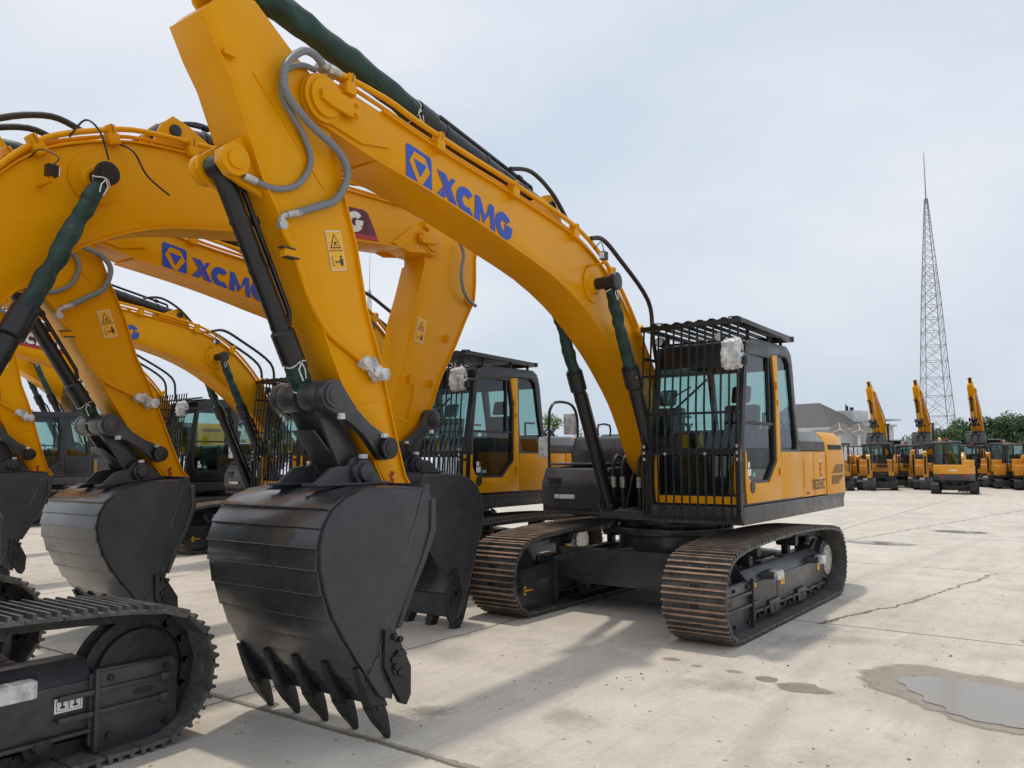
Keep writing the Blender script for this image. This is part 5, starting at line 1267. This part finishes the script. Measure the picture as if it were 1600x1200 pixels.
mini((-40.5, -4.3, 0), .1, 'compact excavator draped with a green sheet, half hidden behind the canopied ones', False, tarp=True)
mini((-46.5, 1.5, 0), .1, 'compact excavator in the back line near the right edge, arm lifted', True, boom='up')
mini((-49.0, 3.2, 0), .15, 'farthest compact excavator at the right edge, behind the others', True)

more = [(-37.2, -8.6, .4, 0, 'canopied compact excavator at the left end, half behind the nearest machine\'s tail'), (-40.6, -9.4, .0, 1, 'cabbed compact excavator in the second line at the left end'),
        (-43.2, -5.9, .3, 1, 'compact excavator in the third line behind the gap left of the one seen from behind'), (-43.8, -2.6, -.2, 1, 'compact excavator in the third line just behind the one seen from behind'),
        (-43.0, 1.0, .25, 0, 'canopied compact excavator in the third line near the right edge'), (-41.2, 2.2, -.1, 1, 'cabbed compact excavator touching the right edge of the picture'),
        (-46.8, -7.6, .5, 0, 'canopied compact excavator deep in the back line under the first raised boom'), (-46.4, -2.4, .1, 0, 'canopied compact excavator deep in the back line behind the beacon')]
more += [(-35.8, -8.0, .1, 1, 'cabbed compact excavator directly beyond the canopied one at the left end'), (-38.4, -4.9, .3, 0, 'canopied compact excavator squeezed between the two nearest canopied ones'),
         (-40.2, -7.7, -.1, 0, 'canopied compact excavator two rows behind the left canopied ones'), (-39.4, -.1, .3, 0, 'canopied compact excavator just right of the one seen from behind'),
         (-44.6, 3.2, .1, 1, 'cabbed compact excavator at the frame edge behind the one with its bucket down')]
for x, y, a, c_, lab in more: mini((x, y, 0), a, lab, bool(c_), boom='folded', arm_side=-1 if c_ else 1, scale=.97)
# ------------------------------------------------------------------ lattice towers
def lattice(name, loc, H, prof, label, th=.09, rot=.5, mast=0):
    t = thing(name, loc, rot, label, 'tower')
    def half(z):
        for (z0, w0), (z1, w1) in zip(prof[:-1], prof[1:]):
            if z <= z1: return (w0 + (w1 - w0) * (z - z0) / (z1 - z0)) / 2
        return prof[-1][1] / 2
    legs = MB(); br = MB(); z = 0; zs = [0]
    while z < prof[-1][0]:
        z += max(1.6, half(z) * 1.55); zs.append(min(z, prof[-1][0]))
    C4 = ((1, 1), (-1, 1), (-1, -1), (1, -1))
    for a, b in zip(zs[:-1], zs[1:]):
        ha, hb = half(a), half(b)
        for i, (sx, sy) in enumerate(C4):
            legs.cyl((sx * ha, sy * ha, a), (sx * hb, sy * hb, b), th, 5)
            nx, ny = C4[(i + 1) % 4]; k = .5
            br.cyl((sx * hb, sy * hb, b), (nx * hb, ny * hb, b), th * .6, 4)
            if ha > 1.2:
                mx_, my_ = (sx + nx) / 2 * ha, (sy + ny) / 2 * ha; 
                br.cyl((sx * ha, sy * ha, a), (nx * hb, ny * hb, b), th * .5, 4); br.cyl((nx * ha, ny * ha, a), (sx * hb, sy * hb, b), th * .5, 4)
                br.cyl(((sx + nx) / 2 * hb, (sy + ny) / 2 * hb, b), ((sx * .75 + nx * .25) * (ha + hb) / 2, (sy * .75 + ny * .25) * (ha + hb) / 2, (a + b) / 2), th * .35, 4)
            else:
                br.cyl((sx * ha, sy * ha, a), (nx * hb, ny * hb, b), th * .45, 4)
    lm = paint('galvanised_tower_steel', (.30, .31, .33), .6, .2, 3, 0)
    legs.build('leg_frame', lm, t); br.build('bracing', lm, t)
    m = MB(); m.cyl((0, 0, prof[-1][0] - 1), (0, 0, H), .16, 8, .07); m.build('top_mast', lm, t)
    return t
lattice('lattice_tower', (-188.5, -26.9, 0), 68.5, [(0, 6.6), (10, 5.6), (20, 4.5), (35, 3.2), (47, 1.8), (54, 1.0), (58, .55)], 'tall tapering steel lattice tower rising alone against the sky on the right', .10, .42)
lattice('lattice_mast', (-198, -212, 0), 76, [(0, 3.0), (40, 1.6), (62, .8)], 'thin faint lattice mast seen far off between the yellow arms', .10, .3)

# ------------------------------------------------------------------ building with hipped roof and dishes
wallm = paint('rendered_wall', (.55, .56, .56), .8, .08, .6, 0); roofm = paint('grey_roof_tiles', (.085, .080, .085), .7, .2, 4, .2, 30)
H_ = thing('office_building', (-97, -25.5, 0), -.25, 'low white building with a dark grey hipped roof behind the nearest machine\'s counterweight', 'building')
m = MB(); m.box(-6, 3, -6.5, 2.6, 0, 4.95); m.build('wall', wallm, H_)
r_ = MB(); e0 = [(3.6, -7.2, 5.0), (3.6, 3.3, 5.0), (-6.6, 3.3, 5.0), (-6.6, -7.2, 5.0)]; rd = [(-1.5, -5.2, 8.3), (-1.5, -1.0, 8.3)]
r_.add(e0 + rd, [(0, 1, 5, 4), (2, 3, 4, 5), (1, 2, 5), (3, 0, 4), (0, 1, 2, 3)]); r_.build('roof', roofm, H_)
ev = MB(); ev.box(-6.7, 3.7, -7.3, 3.4, 4.72, 4.985); ev.build('eaves', wallm, H_)
for y in (-5, -2.6, -.2): 
    f = MB(); f.box(3.0, 3.06, y - .6, y + .6, 1.2, 3.4); fo = f.build('window', M['decalwhite'], H_); g = MB(); g.box(3.06, 3.08, y - .5, y + .5, 1.3, 3.3); g.build('pane', M['black'], fo)
A_ = thing('annex_building', (-101, -22.6, 0), -.25, 'flat-roofed white annex with a stepped parapet beside the hipped roof', 'building')
m = MB(); m.box(-3, 1.5, -2, 3.6, 0, 5.2); m.box(-3, .8, -2.2, .4, 5.2, 7.3); m.build('wall', wallm, A_)
m = MB(); m.box(-3.2, 2.2, -2.2, 4.0, 5.2, 5.42); m.box(-3.1, 1.2, 1.2, 4.6, 5.9, 6.1); m.box(-1, -.9, 2, 2.1, 5.3, 6); m.build('parapet', M['decalwhite'] if False else wallm, A_)
m = MB(); m.cyl((0, -1, 7.3), (0, -1, 8.2), .06, 6); m.cyl((.3, -.7, 7.3), (.3, -.7, 7.9), .2, 8); m.cyl((.2, -.1, 7.3), (.2, -.1, 7.7), .25, 8); m.build('rooftop_aerial', M['black'], A_)
dm = paint('dish_mesh', (.30, .27, .24), .6, .2, 3, 0)
for k, (x, y, z, rr, lab) in enumerate(((-92.5, -22.2, 4.7, 1.0, 'left of two brownish satellite dishes in front of the white annex'), (-92.5, -20.0, 4.6, .95, 'right of two brownish satellite dishes in front of the white annex'))):
    t = thing('satellite_dish', (x, y, 0), .35, lab, 'satellite dish', 'satellite dishes by the white building')
    d_ = MB(); N = 20; vs = []; fs = []
    for i, q in enumerate((.02, .35, .65, .85, 1)):
        for j in range(N): a = 2 * PI * j / N; vs.append((.30 * q * q * rr + .25 * rr * q * math.sin(a) * -1, rr * q * math.cos(a), z + rr * .82 * q * math.sin(a)))
    fs = [(i * N + j, i * N + (j + 1) % N, (i + 1) * N + (j + 1) % N, (i + 1) * N + j) for i in range(4) for j in range(N)]
    d_.add(vs, fs); do = d_.build('reflector', dm, t)
    f = MB(); 
    for a in (90, 210, 330): f.cyl((.3 * rr, rr * .9 * math.cos(R(a)), z + rr * .75 * math.sin(R(a))), (1.1 * rr, 0, z), .03, 5)
    f.cyl((1.0 * rr, 0, z), (1.2 * rr, 0, z), .10, 8); f.build('feed_arm', M['decalwhite'], t)
    p = MB(); p.cyl((-.1, 0, 0), (-.1, 0, z), .12, 8); p.build('post', M['decalwhite'], t)
# boundary wall closing the yard
bw = MB(); bw.box(-92, -91.7, -60, 60, 0, 2.6); tag(bw.build('boundary_wall', wallm), 'long low pale wall closing the far side of the yard', 'wall')

# ------------------------------------------------------------------ trees
def leafm(name, col):
    m, nt, b = newmat(name); co = coords(nt)
    n = nd(nt, 'ShaderNodeTexNoise', Scale=.9, Detail=4.0); nt.links.new(co, n.inputs['Vector'])
    c = ramp(nt, n.outputs['Fac'], [(.3, mul(col, .55)), (.7, mul(col, 1.35))]); nt.links.new(c, b.inputs['Base Color']); b.inputs['Roughness'].default_value = .7; b.inputs['Specular IOR Level'].default_value = .2
    tr = nt.nodes.new('ShaderNodeBsdfTranslucent'); tr.inputs[0].default_value = (*mul(col, 1.6), 1); mx = nt.nodes.new('ShaderNodeMixShader'); mx.inputs[0].default_value = .25
    nt.links.new(b.outputs[0], mx.inputs[1]); nt.links.new(tr.outputs[0], mx.inputs[2]); nt.links.new(mx.outputs[0], nt.nodes['Material Output'].inputs['Surface']); return m
LM = [leafm('dark_foliage', (.095, .15, .085)), leafm('mid_foliage', (.10, .165, .075)), leafm('fresh_foliage', (.11, .19, .045))]  # leaf greens brightened so distance haze is in the colour
BK = paint('bark', (.09, .07, .05), .9, .3, 6, .3, 30)
def tree(loc, h, w, lm, label, n=2600, leaf=.26, seed=1, cat='tree', group='trees along the far edge of the yard'):
    rn = random.Random(seed); t = thing('broadleaf_tree', loc, 0, label, cat, group)
    tk = MB(); tk.tube([(0, 0, 0), (.05, .03, h * .3), (-.05, .05, h * .62)], lambda q: .16 * w / 3 * (1.2 - q * .8) + .04, 8)
    cl = []
    for k in range(13):
        a = rn.uniform(0, 2 * PI); q = rn.uniform(.05, 1); z = h * (.32 + .56 * rn.random()); rad = w * .5 * math.sin(min(1, max(.12, (z / h - .18) / .82)) * PI) ** .5 * q * .72
        c = V((rad * math.cos(a), rad * math.sin(a), z)); cl.append((c, w * rn.uniform(.16, .27))); tk.tube([(0, 0, h * .28 + rn.random() * h * .2), c * .6 + V((0, 0, z * .35)), c], .05, 5)
    tk.build('trunk', BK, t)
    mb = MB()
    for k in range(n):
        c, r_ = rn.choice(cl); d = V((rn.gauss(0, 1), rn.gauss(0, 1), rn.gauss(0, .85))).normalized() * r_ * rn.uniform(.55, 1.08) * (1 + .25 * mnoise.noise(c * 3))
        p = c + d; s = leaf * rn.uniform(.5, 1.1)
        a = V((rn.gauss(0, 1), rn.gauss(0, 1), rn.gauss(0, .6))).normalized(); b = a.cross(V((rn.gauss(0, 1), rn.gauss(0, 1), 1))).normalized()
        mb.add([p - a * s * .6, p + b * s * .35, p + a * s * .6, p - b * s * .35], [(0, 1, 2, 3)])
    mb.build('crown', lm, t, smooth_ang=1); return t
row = [(-108, -12.2, 5.6, 3.6, 1), (-111, -10.6, 6.5, 4.2, 0), (-109, -8.9, 6.4, 4.0, 1), (-112, -7.2, 7.5, 4.4, 0), (-110, -5.7, 7.4, 4.2, 1), (-112, -3.9, 7.2, 4.4, 0), (-109, -2.2, 6.6, 3.6, 1), (-112, -.6, 5.6, 3.6, 0), (-110, 1.2, 5.2, 3.6, 1)]
side = ['leftmost tree of the round green clump right of the lattice tower', 'second tree from the left in the round green clump', 'third tree from the left in the round green clump', 'dark tree left of the clump\'s highest crown', 'mid green tree near the top of the round clump', 'dark tall tree right of the third raised boom', 'mid green tree sloping down at the right of the clump', 'lower dark tree near the right edge behind the compact diggers', 'low green tree at the right edge of the picture']
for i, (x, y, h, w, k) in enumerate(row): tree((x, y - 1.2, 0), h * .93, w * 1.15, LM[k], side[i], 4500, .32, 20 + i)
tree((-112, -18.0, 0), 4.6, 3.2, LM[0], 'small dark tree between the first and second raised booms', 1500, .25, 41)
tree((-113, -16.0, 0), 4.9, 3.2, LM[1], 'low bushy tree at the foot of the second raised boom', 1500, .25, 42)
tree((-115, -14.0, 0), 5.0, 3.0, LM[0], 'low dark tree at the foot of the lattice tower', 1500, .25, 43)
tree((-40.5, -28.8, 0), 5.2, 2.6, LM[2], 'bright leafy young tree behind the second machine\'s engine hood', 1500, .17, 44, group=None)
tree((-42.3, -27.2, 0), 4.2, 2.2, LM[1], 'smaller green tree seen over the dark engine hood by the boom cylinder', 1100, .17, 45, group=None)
CAMP = (9.09454, 4.33873, 1.74257, 3.77544, 0.08736, -0.00492, 1283.75124)
# ------------------------------------------------------------------ camera, light, sky
cam = bpy.data.cameras.new('camera'); co = bpy.data.objects.new('camera', cam); COL.objects.link(co); sc.camera = co
CX, CY, CZ, YAW, PIT, ROL, FPX = CAMP
cam.sensor_width = 36; cam.lens = FPX / 1600 * 36; cam.clip_end = 4000; cam.clip_start = .05
d = V((math.cos(PIT) * math.cos(YAW), math.cos(PIT) * math.sin(YAW), math.sin(PIT)))
r = V((math.sin(YAW), -math.cos(YAW), 0)); u = r.cross(d)
r2 = math.cos(ROL) * r + math.sin(ROL) * u; u2 = -math.sin(ROL) * r + math.cos(ROL) * u
co.matrix_world = Mx(((r2.x, u2.x, -d.x, CX), (r2.y, u2.y, -d.y, CY), (r2.z, u2.z, -d.z, CZ), (0, 0, 0, 1)))
sd = V((-.20, -.18, 1)).normalized()                 # towards the sun
sun = bpy.data.lights.new('sun', 'SUN'); sun.energy = 1.7; sun.angle = R(2.5); sun.color = (1, .90, .76)
so = bpy.data.objects.new('sun', sun); COL.objects.link(so); so.rotation_euler = sd.to_track_quat('Z', 'Y').to_euler()
w = bpy.data.worlds.new('World'); sc.world = w; w.use_nodes = True; nt = w.node_tree; bg = nt.nodes['Background']
sky = nt.nodes.new('ShaderNodeTexSky'); sky.sky_type = 'NISHITA'; sky.sun_disc = False; sky.sun_elevation = math.asin(sd.z); sky.sun_rotation = math.atan2(sd.x, sd.y)
sky.air_density = 1.0; sky.dust_density = 4.0; sky.ozone_density = 1.0
tc = nt.nodes.new('ShaderNodeTexCoord'); mp = nt.nodes.new('ShaderNodeMapping'); mp.inputs['Scale'].default_value = (1, 1, 2.6)
n1 = nt.nodes.new('ShaderNodeTexNoise'); n1.inputs['Scale'].default_value = 1.5; n1.inputs['Detail'].default_value = 5; n1.inputs['Roughness'].default_value = .5
nt.links.new(tc.outputs['Generated'], mp.inputs['Vector']); nt.links.new(mp.outputs[0], n1.inputs['Vector'])
cr = nt.nodes.new('ShaderNodeValToRGB'); e = cr.color_ramp.elements
e[0].position = .36; e[0].color = (6.6, 7.55, 8.7, 1); e[1].position = .66; e[1].color = (9.3, 9.45, 10.0, 1)
nt.links.new(n1.outputs['Fac'], cr.inputs['Fac'])
mx = nt.nodes.new('ShaderNodeMix'); mx.data_type = 'RGBA'; mx.inputs[0].default_value = .86
nt.links.new(sky.outputs[0], mx.inputs[6]); nt.links.new(cr.outputs[0], mx.inputs[7]); nt.links.new(mx.outputs[2], bg.inputs['Color'])
bg.inputs['Strength'].default_value = .1
sc.view_settings.view_transform = 'Standard'; sc.view_settings.look = 'None'; sc.view_settings.exposure = 0
sc.cycles.max_bounces = 8; sc.cycles.transparent_max_bounces = 24; sc.cycles.use_denoising = True
